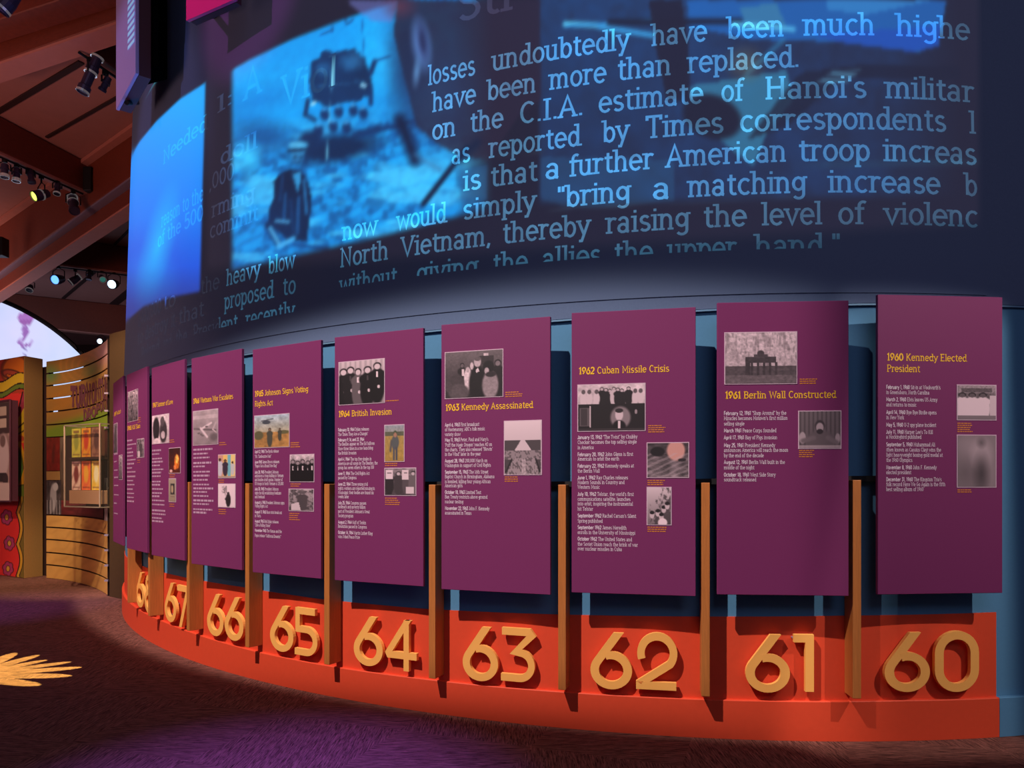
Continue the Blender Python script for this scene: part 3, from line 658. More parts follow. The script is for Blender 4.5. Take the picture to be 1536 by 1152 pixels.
for row, words in LINES:
    leftcol = words[0][1] < 500
    for (s, x0, x1) in words:
        V = []; Fc = []
        t0, t1 = hit(x0, .018), hit(x1, .018)
        if leftcol:
            vb = {6: 160, 5: 140, 4: 232, 3: 275, 2: 312, 1: 343, 0: 400, -1: 440, -2: 478}[row]
            if s == 'Needed': vb = 218
            if s == 'reason to the': vb = 320
            if s == 'of the 500': vb = 350
            xm = (x0+x1)/2
            if row <= 0: zb = ZL+row*PIT+{0: .0, -1: .0, -2: .0}[row]+(.07 if row == 0 else .07)
            else: zb = zpx((t0+t1)/2, .018, vb)
        else: zb = ZL+row*PIT
        hh = .138 if not (s in ('A', 'Viol', 'Str')) else .24
        tv, tf, wd = text2d(s, .060, True)
        xs_ = [p_[0] for p_ in tv]; mn, mxx = min(xs_), max(xs_)
        zc = -1e9
        if row == -1 and not leftcol: zc = zb+.046
        if row == -2: zc = zb+.05
        for q in tf:
            poly = [tv[i] for i in q]
            poly = [((p_[0]-mn)/(mxx-mn), zb+p_[1]*hh) for p_ in poly]
            poly = clip_poly(poly, zc)
            if len(poly) < 3: continue
            k = len(V)
            for (fx, z) in poly:
                V.append(wp(t0+(t1-t0)*fx, woff(z)+.0060, z))
            Fc.append(tuple(range(k, k+len(poly))))
        A = np.array([tuple(v_) for v_ in V]); ux = 768+F*A[:, 0]/A[:, 1]; uy = HV-F*(A[:, 2]-EYE)/A[:, 1]
        bgc = proj_paint(ux, uy).C; lum = bgc.max(-1, keepdims=True)/255
        soft = fbm(ux, uy, .05, 31)[..., None]
        tc_ = bgc+(np.array((42, 88, 112.))*(.78+.45*soft))*(1+2.2*lum*(1-lum))*(1-lum*.3)*(.92-.30*np.clip((ux-850)/500, 0, 1))[..., None]
        if leftcol and words[0][1] < 310 and row > 0 and words[0][0] in ('Needed', 'reason to the', 'of the 500'): tc_ = bgc+np.array((20, 22, 6))
        if leftcol and row == 5: tc_ = bgc+np.array((13, 15, 11))
        if leftcol and row > 0 and words[0][1] < 345: tc_ = bgc*.95+np.array((26, 44, 66))*(1-lum*.6)
        tc_[ux < 330] = bgc[ux < 330]+np.array((22, 30, 40))
        if s == 'Str': tc_ = bgc+np.array((22, 26, 36))
        mk('word', V, Fc, M_PROJ, pr, cols=s2l(np.clip(tc_, 0, 255)))


# ================================================================== TIMELINE PANELS
YEARS = list(range(1960, 1970))
PIX = {0: [(1313, 445), (1510, 443), (1507, 888), (1309, 893)], 1: [(1078, 457), (1275, 448), (1271, 893), (1074, 893)], 2: [(858, 470), (1046, 460), (1041, 893), (857, 890)],
3: [(663, 488), (827, 474), (824, 891), (661, 885)], 4: [(503, 506), (637, 492), (633, 881), (501, 869)], 5: [(380, 524), (483, 510), (480, 871), (378, 856)],
6: [(286, 536), (364, 525), (363, 856), (287, 845)], 7: [(228, 551), (276, 540), (276, 843), (228, 831)], 8: [(187.5, 561), (223, 552), (222, 828), (187, 823)], 9: [(171, 571.5), (187, 566), (187, 820), (171, 812)]}
HEADS = {0: [('1960', ' Kennedy Elected', 1325, 1451, 543, .5), ('', 'President', 1325, 1377, 560, 1)], 1: [('1961', ' Berlin Wall Constructed', 1088, 1255, 600, 1)], 2: [('1962', ' Cuban Missile Crisis', 869, 1006, 562, 1)],
3: [('1963', ' Kennedy Assassinated', 669, 802, 617, 1)], 4: [('1964', ' British Invasion', 509, 592, 625, 1)], 5: [('1965', ' Johnson Signs Voting', 383, 465, 594, 1), ('', 'Rights Act', 383, 413, 609, 1)],
6: [('1966', ' Vietnam War Escalates', 290, 352, 604, 1)], 7: [('1967', ' Summer of Love', 230, 261, 610, 1)], 8: [('1968', ' MLK Slain', 189, 212, 645, 1)], 9: [('1969', ' Woodstock', 173, 184, 622, 1)]}
B0 = lambda base, sc, ys: [base+sc*y+2.2 for y in ys]
BODY = {
0: (1324, 93, B0(430, .408, [376, 395, 421, 440, 468, 487, 514, 540, 558, 586, 605, 624, 643, 670, 688, 714, 732, 750]), [
 "February 1, 1960| Sit-in at Woolworth's", "in Greensboro, North Carolina", "March 2, 1960| Elvis leaves US Army", "and returns to music", "April 14, 1960| ~Bye Bye Birdie~ opens", "in New York",
 "May 5, 1960| U-2 spy plane incident", "July 11, 1960| Harper Lee's To Kill", "a Mockingbird published", "September 5, 1960| Muhammad Ali", "(then known as Cassius Clay) wins the", "light heavyweight boxing gold medal at", "the 1960 Olympics",
 "November 8, 1960| John F. Kennedy", "elected president", "December 31, 1960| The Kingston Trio's", "folk record Here We Go Again is the fifth", "best selling album of 1960"]),
1: (1086, 98, B0(440, .3993, [457, 476, 496, 522, 548, 577, 595, 615, 640, 660, 687, 705]), [
 'February 12, 1961| "Shop Around" by the', "Miracles becomes Motown's first million", "selling single", "March 1961| Peace Corps founded", "April 17, 1961| Bay of Pigs invasion", "May 25, 1961| President Kennedy",
 "announces America will reach the moon", "by the end of the decade", "August 12, 1961| Berlin Wall built in the", "middle of the night", "October 18, 1961| West Side Story", "soundtrack released"]),
2: (867, 93, B0(450, .3903, [531, 550, 570, 597, 614, 641, 660, 686, 704, 722, 749, 768, 786, 806, 832, 852, 877, 896, 921, 941, 959]), [
 'January 13, 1962| "The Twist" by Chubby', "Checker becomes the top selling single", "in America", "February 20, 1962| John Glenn is first", "American to orbit the earth", "February 22, 1962| Kennedy speaks at", "the Berlin Wall",
 "June 1, 1962| Ray Charles releases", "Modern Sounds in Country and", "Western Music", "July 10, 1962| Telstar, the world's first", "communications satellite, launches", "into orbit, inspiring the instrumental", "hit Telstar",
 "September 1962| Rachel Carson's Silent", "Spring published", "September 1962| James Meredith", "enrolls in the University of Mississippi", "October 1962| The United States and", "the Soviet Union reach the brink of war", "over nuclear missiles in Cuba"]),
3: (668, 78, B0(460, .3817, [468, 486, 505, 527, 547, 565, 583, 609, 627, 653, 671, 690, 706, 732, 750, 769, 795, 813]), [
 "April 6, 1963| First broadcast", "of Hootenanny, ABC's folk music", "variety show", "May 11, 1963| Peter, Paul and Mary's", "'Puff the Magic Dragon' reaches #2 on", 'the charts. They also released "Blowin\'', 'in the Wind" later in the year',
 "August 28, 1963| 200,000 March on", "Washington in support of Civil Rights", "September 15, 1963| The 16th Street", "Baptist Church in Birmingham, Alabama", "is bombed, killing four young African", "American girls", "October 10, 1963| Limited Test", "Ban Treaty restricts above ground", "nuclear testing", "November 22, 1963| John F. Kennedy", "assassinated in Texas"]),
4: (508, 63, B0(480, .4167, [395, 411, 431, 446, 462, 478, 500, 515, 530, 551, 566, 589, 604, 619, 634, 656, 670, 686, 702, 725, 740, 762, 777]), [
 "February 10, 1964| Dylan releases", "The Times They Are a-Changin'", "February 9, 16, and 23, 1964|", "The Beatles appear on The Ed Sullivan", "Show three times in a row launching", "the British Invasion", "April 4, 1964| The top five singles in", "America are all songs by The Beatles; the", "group has seven others in the top 100",
 "June 11, 1964| The Civil Rights Act", "passed by Congress", "June 22, 1964| Three young civil", "rights workers are reported missing in", "Mississippi; their bodies are found six", "weeks later", "July 25, 1964| Congress passes", "landmark anti-poverty billion", "part of President Johnson's Great", "Society program", "August 2, 1964| Gulf of Tonkin", "Resolution passed in Congress", "October 14, 1964| Martin Luther King", "wins Nobel Peace Prize"]),
5: (383, 48, B0(480, .4167, [471, 488, 508, 522, 544, 557, 571, 585, 604, 618, 632, 652, 665, 686, 700, 719, 733, 752, 770]), [
 "April 12, 1965| The Byrds release", '"Mr. Tambourine Man"', "June 1965| James Brown releases", '"Papa\'s Got a Brand New Bag"', "July 28, 1965| President Johnson", "announces a troop buildup in Vietnam", "and doubles draft quotas. Number of", "US troops in South Vietnam is 125,000", "July 30, 1965| President Johnson", "signs the bill establishing Medicare", "and Medicaid",
 "August 6, 1965| President Johnson signs", "Voting Rights Act", "August 11, 1965| Race riots break out", "in Watts", "August 1965| Bob Dylan releases", '"Like a Rolling Stone"', "November 1965| The Mamas and the", 'Papas release "California Dreamin\'"']),
6: (290, 35, [675, 681, 687, 695, 700, 708, 714, 720, 727, 733, 738, 744, 751, 756, 764, 769], None),
7: (229, 22, [676, 681, 688, 693, 698, 704, 709, 714, 722, 727, 733, 739, 744, 750, 756, 765, 770, 776, 781], None),
8: (188.5, 16, [662, 668, 674, 680, 685, 691, 697, 703, 709, 716, 722, 728, 735, 741, 747, 753], None),
9: (173, 8, [681, 692, 705, 716, 728, 742, 755, 770], None)}
GROUPED = [1, 0, 1, 0, 1]
def bw(g): return (min(255, g*1.02+8), g*.90+4, g*.92+6)
def mkpic(kind, X, Y):
    P_ = Pic(X, Y, bw(190))
    k = kind
    if k == 'diner':
        P_.grad(0, bw(120), 1, bw(44)).noise(14, .9, 3); P_.rc(0, 0, 1, .22, bw(150)); P_.rc(.1, .08, .9, .20, bw(90)).noise(30, .6, 9)
        for i, x in enumerate((.12, .38, .66)): P_.person(x, .22, .85, bw(225), bw(90), 1.5)
        P_.rc(.85, .3, 1, 1, bw(205)); P_.rc(0, .88, 1, 1, bw(120))
    elif k == 'blur':
        P_.grad(0, bw(120), 1, bw(130)); P_.el(.3, .3, .3, .25, bw(170), 0, .9, .7); P_.el(.2, .7, .3, .3, bw(90), 0, .9, .6); P_.el(.85, .5, .2, .5, bw(150), 0, .9, .6)
        P_.el(.62, .36, .20, .22, bw(190), 0, .8, .8); P_.el(.62, .75, .16, .32, bw(70), 0, .7, .9); P_.el(.62, .14, .09, .08, bw(90), 0, .8, .8)
    elif k == 'gate':
        P_.grad(0, bw(205), 1, bw(170))
        P_.mix(np.clip((vnoise(X*5, Y, 6, 4)-.55)*4, 0, 1)*(Y < .75)*.5, bw(110)); P_.mix(np.clip((vnoise(X*9, Y*3, 5, 8)-.6)*4, 0, 1)*(Y < .6)*.5, bw(110))
        P_.rc(0, .66, 1, .86, bw(80)); P_.rc(.28, .48, .72, .60, bw(62)); P_.rc(.40, .43, .60, .50, bw(70)); P_.el(.5, .41, .05, .06, bw(60))
        for i in range(6): P_.rc(.28+i*.083, .58, .315+i*.083, .84, bw(60))
        P_.rc(.32, .60, .355, .84, bw(60)); P_.rc(0, .84, 1, 1, bw(100)).noise(26, .5, 5)
    elif k == 'castro':
        P_.grad(0, bw(110), 1, bw(95)); P_.mix((np.sin(X*60) > .3)*.5, bw(60)); P_.el(.52, .80, .34, .28, bw(96)); P_.el(.5, .40, .12, .16, bw(60)); P_.el(.5, .44, .09, .13, bw(170)); P_.el(.5, .55, .08, .07, bw(50))
        P_.el(.08, .72, .08, .16, bw(170)); P_.el(.93, .74, .06, .14, bw(160)); P_.ln(.1, .8, .35, .72, .06, bw(110)); P_.ln(.9, .85, .7, .72, .06, bw(110)); P_.rc(0, .92, 1, 1, bw(190), .7)
    elif k == 'crisis':
        P_.grad(0, bw(215), .5, bw(190)); P_.noise(10, .5, 2)
        for i, x in enumerate((.36, .42, .48, .54, .60, .66, .76)): P_.person(x, .06+(i % 3)*.02, .42, bw(30 if i != 3 else 200), bw(190), .9)
        for x in (.08, .17, .28, .86, .94): P_.el(x, .30, .05, .14, bw(210)); P_.el(x, .15, .03, .05, bw(90))
        P_.rc(0, .42, 1, 1, bw(28)); P_.rc(.02, .50, .17, .90, bw(90)); P_.rc(.04, .52, .14, .88, bw(58)); P_.rc(.17, .46, .19, .92, bw(200))
        P_.el(.64, .72, .15, .24, bw(130)); P_.el(.62, .66, .06, .13, bw(205)); P_.el(.62, .57, .06, .05, bw(40)); P_.el(.62, .92, .10, .14, bw(20)); P_.rc(.60, .80, .64, .95, bw(220)); P_.el(.87, .6, .02, .05, bw(150)); P_.rc(0, .96, 1, 1, bw(50))
    elif k == 'elephant':
        P_.grad(0, bw(60), 1, bw(110)); P_.noise(9, 1.2, 12, .5); P_.el(.70, .22, .22, .30, (214, 150, 140)); P_.mix((np.sin((X*1.2+Y*2)*18+4*vnoise(X, Y, 4, 2)) > .3)*.35*(Y > .3), bw(190)); P_.el(.25, .25, .18, .14, bw(26)); P_.el(.85, .5, .1, .05, bw(40))
    elif k == 'crowdtree':
        P_.grad(0, bw(215), 1, bw(120)); P_.mix(np.clip((fbm(X, Y, 8, 6)-.55+(Y-.35)*.5+(X-.5)*.5)*6, 0, 1)*.8, bw(60))
        for x, y in ((.2, .75), (.45, .7), (.7, .6), (.85, .5), (.6, .8)): P_.el(x, y, .10, .09, bw(200)); P_.el(x, y-.07, .1, .05, bw(30))
        P_.el(.65, .95, .2, .12, bw(235))
    elif k == 'oath':
        P_.grad(0, bw(100), 1, bw(40)); P_.rc(.6, .12, .85, .3, bw(50)); P_.rc(.68, .06, .76, .12, bw(200))
        P_.person(.30, .25, .6, bw(30), bw(100), .8); P_.rc(.29, .38, .33, .52, bw(220)); P_.person(.92, .22, .8, bw(28), bw(120), .9)
        P_.el(.40, .60, .07, .25, bw(215)); P_.el(.40, .40, .03, .06, bw(180)); P_.el(.57, .72, .15, .42, bw(22)); P_.el(.57, .24, .062, .11, bw(180)); P_.el(.57, .17, .06, .05, bw(90)); P_.poly([(.54, .42), (.58, .36), (.60, .44), (.55, .48)], bw(220))
        P_.el(.47, .32, .03, .08, bw(190)); P_.el(.79, .75, .14, .30, bw(140)); P_.el(.76, .36, .10, .14, bw(24)); P_.el(.73, .44, .04, .07, bw(180)); P_.el(.80, .52, .09, .06, bw(40))
        P_.el(.2, .68, .14, .2, bw(62)); P_.el(.24, .88, .18, .18, bw(80)); P_.el(.06, .75, .06, .12, bw(70)); P_.noise(30, .3, 3)
    elif k == 'march':
        P_.grad(0, bw(222), .4, bw(205)); P_.poly([(0, .36), (1, .36), (1, 1), (0, 1)], bw(70)); P_.poly([(.46, .35), (.55, .35), (.74, .55), (.28, .55)], bw(205)); P_.rc(0, .55, 1, .72, bw(140)); P_.poly([(.2, .7), (.85, .7), (1, 1), (0, 1)], bw(150))
        P_.mix((Y > .55)*(vnoise(X, Y, 34, 7) > .55)*.6, bw(60)); P_.ln(.2, .72, .05, .95, .02, bw(30)); P_.ln(.86, .72, .97, .95, .02, bw(30)); P_.rc(.48, .72, .58, 1, bw(215), .5)
    elif k == 'band':
        P_.grad(0, bw(200), 1, bw(150)); P_.mix((np.sin(X*55) > .2)*.35, bw(120))
        for i, (x, t, g) in enumerate(((.10, .16, 20), (.26, .13, 24), (.43, .18, 90), (.64, .15, 18), (.85, .08, 16))):
            P_.person(x, t, .95, bw(g), bw(205), 1.15 if i != 2 else 1.0); P_.rc(x-.02, t+.2, x+.02, t+.32, bw(225 if i in (2, 4) else 60))
            P_.el(x+.03, t+.55, .03, .04, bw(210))
    elif k == 'farmer':
        P_.grad(0, (150, 150, 160), 1, (170, 128, 66)); P_.rc(0, .18, 1, .3, (80, 80, 60), .8); P_.rc(0, .3, 1, 1, (176, 136, 66), .8); P_.noise(14, .3, 3)
        P_.el(.55, .48, .20, .20, (90, 90, 90)); P_.el(.55, .22, .10, .07, (70, 80, 60)); P_.el(.55, .27, .08, .07, (170, 120, 100)); P_.rc(.42, .60, .52, .97, (86, 84, 90)); P_.rc(.57, .60, .68, .97, (80, 78, 84)); P_.ln(.35, .45, .3, .7, .05, (90, 84, 84))
    elif k == 'protest':
        P_.grad(0, bw(120), 1, bw(60)); P_.noise(8, 1.4, 17)
        for i, x in enumerate((.15, .45, .72, .92)): P_.person(x, .12, .9, bw(40+20*i), bw(190), 1.1)
        P_.rc(.03, .05, .27, .40, bw(220)); P_.rc(.57, .05, .78, .42, bw(215)); P_.rc(.08, .15, .22, .2, bw(120)); P_.rc(.62, .15, .74, .2, bw(120)); P_.rc(.7, .7, .95, .95, bw(210))
    elif k == 'heli':
        P_.grad(0, (176, 186, 200), .6, (170, 150, 120)); P_.rc(0, .52, 1, 1, (176, 124, 70)); P_.noise(9, .5, 5); P_.el(.12, .62, .14, .14, (96, 88, 60)); P_.el(.85, .55, .15, .06, (100, 92, 60))
        P_.person(.45, .40, .6, (74, 70, 60), (130, 100, 80), .9); P_.person(.74, .42, .4, (70, 66, 56), (120, 90, 70), .9); P_.el(.35, .22, .12, .06, (70, 72, 80)); P_.ln(.2, .17, .55, .12, .012, (60, 60, 70))
    elif k == 'marchers':
        P_.grad(0, bw(200), 1, bw(30)); P_.noise(8, .8, 8)
        for i, x in enumerate((.12, .33, .54, .76, .93)): P_.person(x, .18+.05*(i % 2), .9, bw(18), bw(150), 1.3); P_.rc(x-.02, .42, x+.02, .58, bw(220))
    elif k == 'soldiers':
        P_.grad(0, bw(170), 1, bw(120)); P_.mix(np.clip((fbm(X, Y, 9, 11)-.45)*5, 0, 1)*.8, bw(50)); P_.person(.55, .1, .9, bw(70), bw(140), 1.6); P_.el(.55, .14, .14, .08, bw(90)); P_.poly([(.1, .7), (.4, .6), (.5, 1), (.1, 1)], bw(200))
    elif k == 'plane':
        P_.grad(0, bw(170), 1, bw(130)); P_.rc(0, .14, 1, .24, bw(190), .7); P_.noise(5, .3, 3); P_.ln(.05, .52, .92, .60, .028, bw(95)); P_.ln(.34, .54, .75, .38, .03, bw(215)); P_.ln(.32, .52, .58, .78, .035, bw(210)); P_.ln(.8, .58, .93, .38, .02, bw(180)); P_.ln(.82, .58, .95, .68, .018, bw(190)); P_.el(.10, .52, .08, .03, bw(110))
        for x, y in ((.24, .66), (.34, .70), (.40, .74), (.56, .48)): P_.el(x, y, .06, .025, bw(100))
        P_.el(.85, .8, .16, .12, bw(95), 0, .4)
    elif k == 'colour':
        P_.rc(0, 0, .28, 1, (210, 150, 130)).rc(.28, 0, .55, 1, (240, 190, 110)).rc(.55, 0, .75, 1, (120, 180, 190)).rc(.75, 0, 1, 1, (240, 200, 130)); P_.person(.1, .15, .8, (200, 190, 200), (90, 60, 50), 1.3); P_.person(.42, .2, .75, (60, 44, 60), (120, 80, 60), 1.4); P_.person(.86, .3, .6, (200, 190, 190), (60, 40, 40), 1.2); P_.rc(0, .93, 1, 1, (180, 150, 130))
    elif k == 'sign':
        P_.grad(0, bw(230), 1, bw(220)); P_.rc(.2, .06, .5, .38, bw(140)); P_.mix(((vnoise(X, Y, 22, 3) > .5) & (X > .2) & (X < .5) & (Y > .06) & (Y < .38))*.8, bw(235)); P_.el(.60, .70, .15, .30, bw(30)); P_.el(.60, .40, .07, .07, bw(60)); P_.ln(.42, .38, .45, .6, .012, bw(120)); P_.ln(.45, .65, .6, .55, .05, bw(40))
    elif k == 'couple':
        P_.grad(0, bw(225), 1, bw(190)); P_.el(.25, .48, .20, .42, bw(34)); P_.el(.68, .6, .22, .40, bw(50)); P_.el(.62, .24, .12, .18, bw(80)); P_.el(.66, .72, .12, .14, bw(190)); P_.el(.28, .95, .22, .14, bw(220)); P_.noise(12, .4, 4)
    elif k == 'fire':
        P_.grad(0, (60, 22, 16), 1, (90, 30, 18)); P_.el(.72, .55, .22, .30, (220, 110, 30)); P_.el(.72, .45, .12, .18, (250, 190, 90)); P_.el(.55, .78, .12, .1, (230, 120, 60)); P_.noise(9, .7, 6); P_.el(.2, .92, .12, .06, (240, 180, 170))
    elif k == 'book':
        P_.grad(0, (170, 150, 130), 1, (150, 130, 110)); P_.rc(.25, .2, .8, .7, (56, 50, 50)); P_.el(.5, .45, .16, .18, (180, 150, 120)); P_.rc(.3, .76, .8, .80, (120, 90, 70))
    elif k == 'crowd':
        P_.grad(0, bw(210), 1, bw(80)); P_.mix((np.sin(X*38+3*vnoise(X, Y, 5, 2)) > .0)*.7*(Y > .15), bw(90)); P_.mix(np.clip((fbm(X, Y, 12, 3)-.5)*5, 0, 1)*.7, bw(40)); P_.noise(12, .8, 2)
    else:
        P_.grad(0, bw(120), 1, bw(60)); P_.noise(8, 1.2, 4); P_.el(.5, .5, .2, .35, bw(60))
    return P_.lin()
PHOTOS = {0: [('diner', 1436, 577, 1497, 628), ('blur', 1436, 652, 1497, 729)], 1: [('gate', 1088, 500, 1196, 576), ('castro', 1200, 616, 1261, 671)],
2: [('crisis', 868, 577, 970, 646), ('elephant', 974, 664, 1033, 715), ('crowdtree', 974, 731, 1008, 786)], 3: [('oath', 669, 527, 758, 596), ('march', 761, 631, 813, 711)],
4: [('band', 510, 541, 581, 605), ('farmer', 582, 638, 609, 692), ('protest', 582, 703, 625, 743)], 5: [('heli', 383, 622, 438, 670), ('marchers', 439.6, 683, 472.5, 723), ('soldiers', 438, 735, 472, 767)],
6: [('plane', 290, 615, 330, 666), ('colour', 331, 683, 355, 717), ('sign', 331, 727, 355, 761)], 7: [('couple', 229.5, 622, 255.5, 664), ('fire', 255.5, 673, 271, 710), ('book', 255.5, 719, 265, 753)],
8: [('crowd', 190, 586, 208, 631), ('soldiers', 206.6, 659, 218, 686)], 9: [('other', 172.5, 634, 178.5, 678), ('crowd', 181, 684, 186, 720)]}
PICLAB = {'diner': 'black and white photo of people at a counter', 'blur': 'blurred sepia photo of a standing figure', 'gate': 'photo of a columned gate behind barbed wire', 'castro': 'photo of a bearded man with raised hands', 'crisis': 'two-part photo of officials above a man at a desk',
 'elephant': 'close-up photo of a wrinkled hide', 'crowdtree': 'photo of people under trees', 'oath': 'photo of a man with raised hand in a crowd', 'march': 'photo of a huge crowd along a reflecting pool', 'band': 'photo of five men in dark suits', 'farmer': 'colour photo of a soldier in a field',
 'protest': 'photo of people carrying placards', 'heli': 'colour photo of soldiers on dry ground', 'marchers': 'photo of men in dark suits', 'soldiers': 'photo of a helmeted soldier', 'plane': 'photo of a jet bomber in flight', 'colour': 'colour photo of people against a painted wall', 'sign': 'photo of a person holding a placard',
 'couple': 'photo of a long-haired couple', 'fire': 'orange photo of a performer in flames of light', 'book': 'sepia book cover photo', 'crowd': 'photo of a dense crowd', 'other': 'dark narrow photo'}
CAPS = {0: [(1436, 633, 26, 5), (1436, 733, 26, 2)], 1: [(1201, 567, 27, 3), (1200, 674, 25, 4)], 2: [(975, 637, 26, 4), (974, 719, 26, 3), (974, 789, 30, 3)], 3: [(762, 587, 26, 3), (761, 714, 24, 3)],
4: [(583, 600, 22, 1), (582, 694, 22, 2), (582, 746, 22, 4)], 5: [(440, 663, 15, 3), (440, 725, 15, 2), (438, 769, 16, 4)], 6: [(332, 663, 11, 2), (331, 719, 10, 2), (331, 763, 12, 3)], 7: [(256, 659, 8, 2), (256, 711, 8, 2), (256, 755, 8, 2)], 8: [(207.5, 626, 6, 3), (207, 689, 6, 2)], 9: []}
HEADNAMES = ['Kennedy Elected President', 'Berlin Wall Constructed', 'Cuban Missile Crisis', 'Kennedy Assassinated', 'British Invasion', 'Johnson Signs Voting Rights Act', 'Vietnam War Escalates', 'Summer of Love', '', '']
for k in range(10):
    tcn, hw_, zt, zb = PAN[k]; zt += EYE; zb += EYE
    pL, pR = wp(tcn-hw_, .165, 0), wp(tcn+hw_, .165, 0)
    W_ = (pR-pL).length; ux = (pR-pL).normalized(); nr = Vector((ux.y, -ux.x, 0))
    lab = ('tall plum panel headed "%d %s"' % (YEARS[k], HEADNAMES[k])) if k < 8 else (['tall plum panel for 1968, between the 1967 panel and the wall edge', 'narrow sliver of plum panel past the 1968 panel at wall edge'][k-8])
    base = (pL+pR)/2; base.z = zb
    root = empty('timeline_panel', tuple(base), lab, 'panel', 'plum timeline panels')
    th_ = .022
    v, f = prism([pL+Vector((0, 0, zb)), pR+Vector((0, 0, zb)), pR+Vector((0, 0, zt)), pL+Vector((0, 0, zt))], -nr*th_)
    bevel(mk('board', v, f, M_PUR, root), .002, 1)
    # backing frame joining board to the wall
    for s in (.30, .70):
        c0 = pL+ux*W_*s-nr*th_
        tq = tcn-hw_+2*hw_*s; dw = (Vector((c0.x, c0.y, 0))-wp(tq, .0, 0)).length
        v, f = prism([c0-ux*.02+Vector((0, 0, zb+.08)), c0+ux*.02+Vector((0, 0, zb+.08)), c0+ux*.02+Vector((0, 0, zt-.08)), c0-ux*.02+Vector((0, 0, zt-.08))], -nr*(dw-.002))
        mk('mounting_stud', v, f, M_BACK, root)
    PXk = PIX[k]
    def loc(x, y):
        # pixel of the photo -> (distance along board, height)
        xl = (PXk[0][0]+PXk[3][0])/2; xr = (PXk[1][0]+PXk[2][0])/2
        s = (x-xl)/(xr-xl); top = PXk[0][1]+(PXk[1][1]-PXk[0][1])*s; bot = PXk[3][1]+(PXk[2][1]-PXk[3][1])*s
        q = (y-top)/(bot-top)
        hl = PXk[3][1]-PXk[0][1]; hr = PXk[2][1]-PXk[1][1]; sw = s/(s+(1-s)*hr/hl) if hl else s
        sw = s*hl/(hr+s*(hl-hr)) if (hr+s*(hl-hr)) else s
        # perspective-correct fraction: nearer (right) side is magnified
        sw = s*hl/(s*hl+(1-s)*hr)
        return sw*W_, zt-q*(zt-zb)
    def P3(u_, z_, e): return pL+ux*u_+nr*e+Vector((0, 0, z_))
    def put_text(name, V2, F2, x_, z_, sx, sy, m, e=.0012, parent=None):
        V = [P3(x_+a*sx, z_+b_*sy, e) for a, b_ in V2]; return mk(name, V, F2, m, parent or root)
    # headings
    pxm = (zt-zb)/((PXk[3][1]-PXk[0][1]+PXk[2][1]-PXk[1][1])/2)
    for (yr, rest, x0, x1, y0, _) in HEADS[k]:
        xa, za = loc(x0, y0); xb, _z = loc(x1, y0)
        v1, f1, w1 = text2d(yr, .088, True) if yr else ([], [], 0)
        v2, f2, w2 = text2d(rest, .058, True)
        tot = w1+w2; sx = (xb-xa)/tot; hgt = .041
        m2 = f1+[tuple(i+len(v1) for i in q) for q in f2]
        put_text('heading', v1+[(a+w1, b_) for a, b_ in v2], m2, xa, za, sx, hgt, M_HEAD)
    # body copy
    bx, wpx, ys, lines = BODY[k]
    xa, _ = loc(bx, 600); xb, _ = loc(bx+wpx, 600); span = xb-xa
    if lines:
        meas = [text2d(l_.replace('|', '').replace('~', ''), .05)[2] for l_ in lines]
        sx = span/max(meas); hgt = .0225
        group_v = []; group_f = []
        def flush():
            global group_v, group_f
            if group_v:
                mk('body_text', group_v, group_f, M_TEXT, root)
            group_v = []; group_f = []
        for l_, y_ in zip(lines, ys):
            _, z_ = loc(bx, y_)
            bold, rest = (l_.split('|')+[''])[:2] if '|' in l_ else ('', l_)
            if bold: flush()
            v1, f1, w1 = text2d(bold, .085, False, lowres=True) if bold else ([], [], 0)
            v2, f2, w2 = text2d(rest.replace('~', ''), .056, True, lowres=True)
            vv = v1+[(a+w1, b_) for a, b_ in v2]; ff = f1+[tuple(i+len(v1) for i in q) for q in f2]
            kk = len(group_v); group_v += [P3(xa+a*sx, z_+b_*hgt, .0012) for a, b_ in vv]; group_f += [tuple(i+kk for i in q) for q in ff]
        flush()
    else:
        # too small to read in the photograph: word-shaped strokes
        V = []; Fc = []
        rr_ = random.Random(k)
        for j, y_ in enumerate(ys):
            _, z_ = loc(bx, y_); x_ = xa; end = xa+span*rr_.uniform(.5, 1.0)
            bold = (j % 3 == 0); hh = .013 if not bold else .016
            while x_ < end:
                wl = rr_.uniform(.02, .06); x2 = min(x_+wl, end)
                for st in (0,):
                    q0 = len(V); V += [P3(x_, z_, .0012), P3(x2, z_, .0012), P3(x2, z_+hh, .0012), P3(x_, z_+hh, .0012)]; Fc.append((q0, q0+1, q0+2, q0+3))
                x_ = x2+.009
        mk('body_text', V, Fc, mat('soft_white_lettering', (190, 150, 175), .6), root)
    # captions
    for (x0, y0, wpx2, nl) in CAPS[k]:
        V = []; Fc = []; rr_ = random.Random(int(x0+y0))
        for j in range(nl):
            xa2, z_ = loc(x0, y0+j*3.1+2); xb2, _ = loc(x0+wpx2*rr_.uniform(.75, 1), y0); x_ = xa2
            while x_ < xb2:
                x2 = min(x_+rr_.uniform(.008, .022), xb2); q0 = len(V)
                V += [P3(x_, z_, .0012), P3(x2, z_, .0012), P3(x2, z_+.0055, .0012), P3(x_, z_+.0055, .0012)]; Fc.append((q0, q0+1, q0+2, q0+3)); x_ = x2+.003
        mk('caption', V, Fc, M_CAP, root)
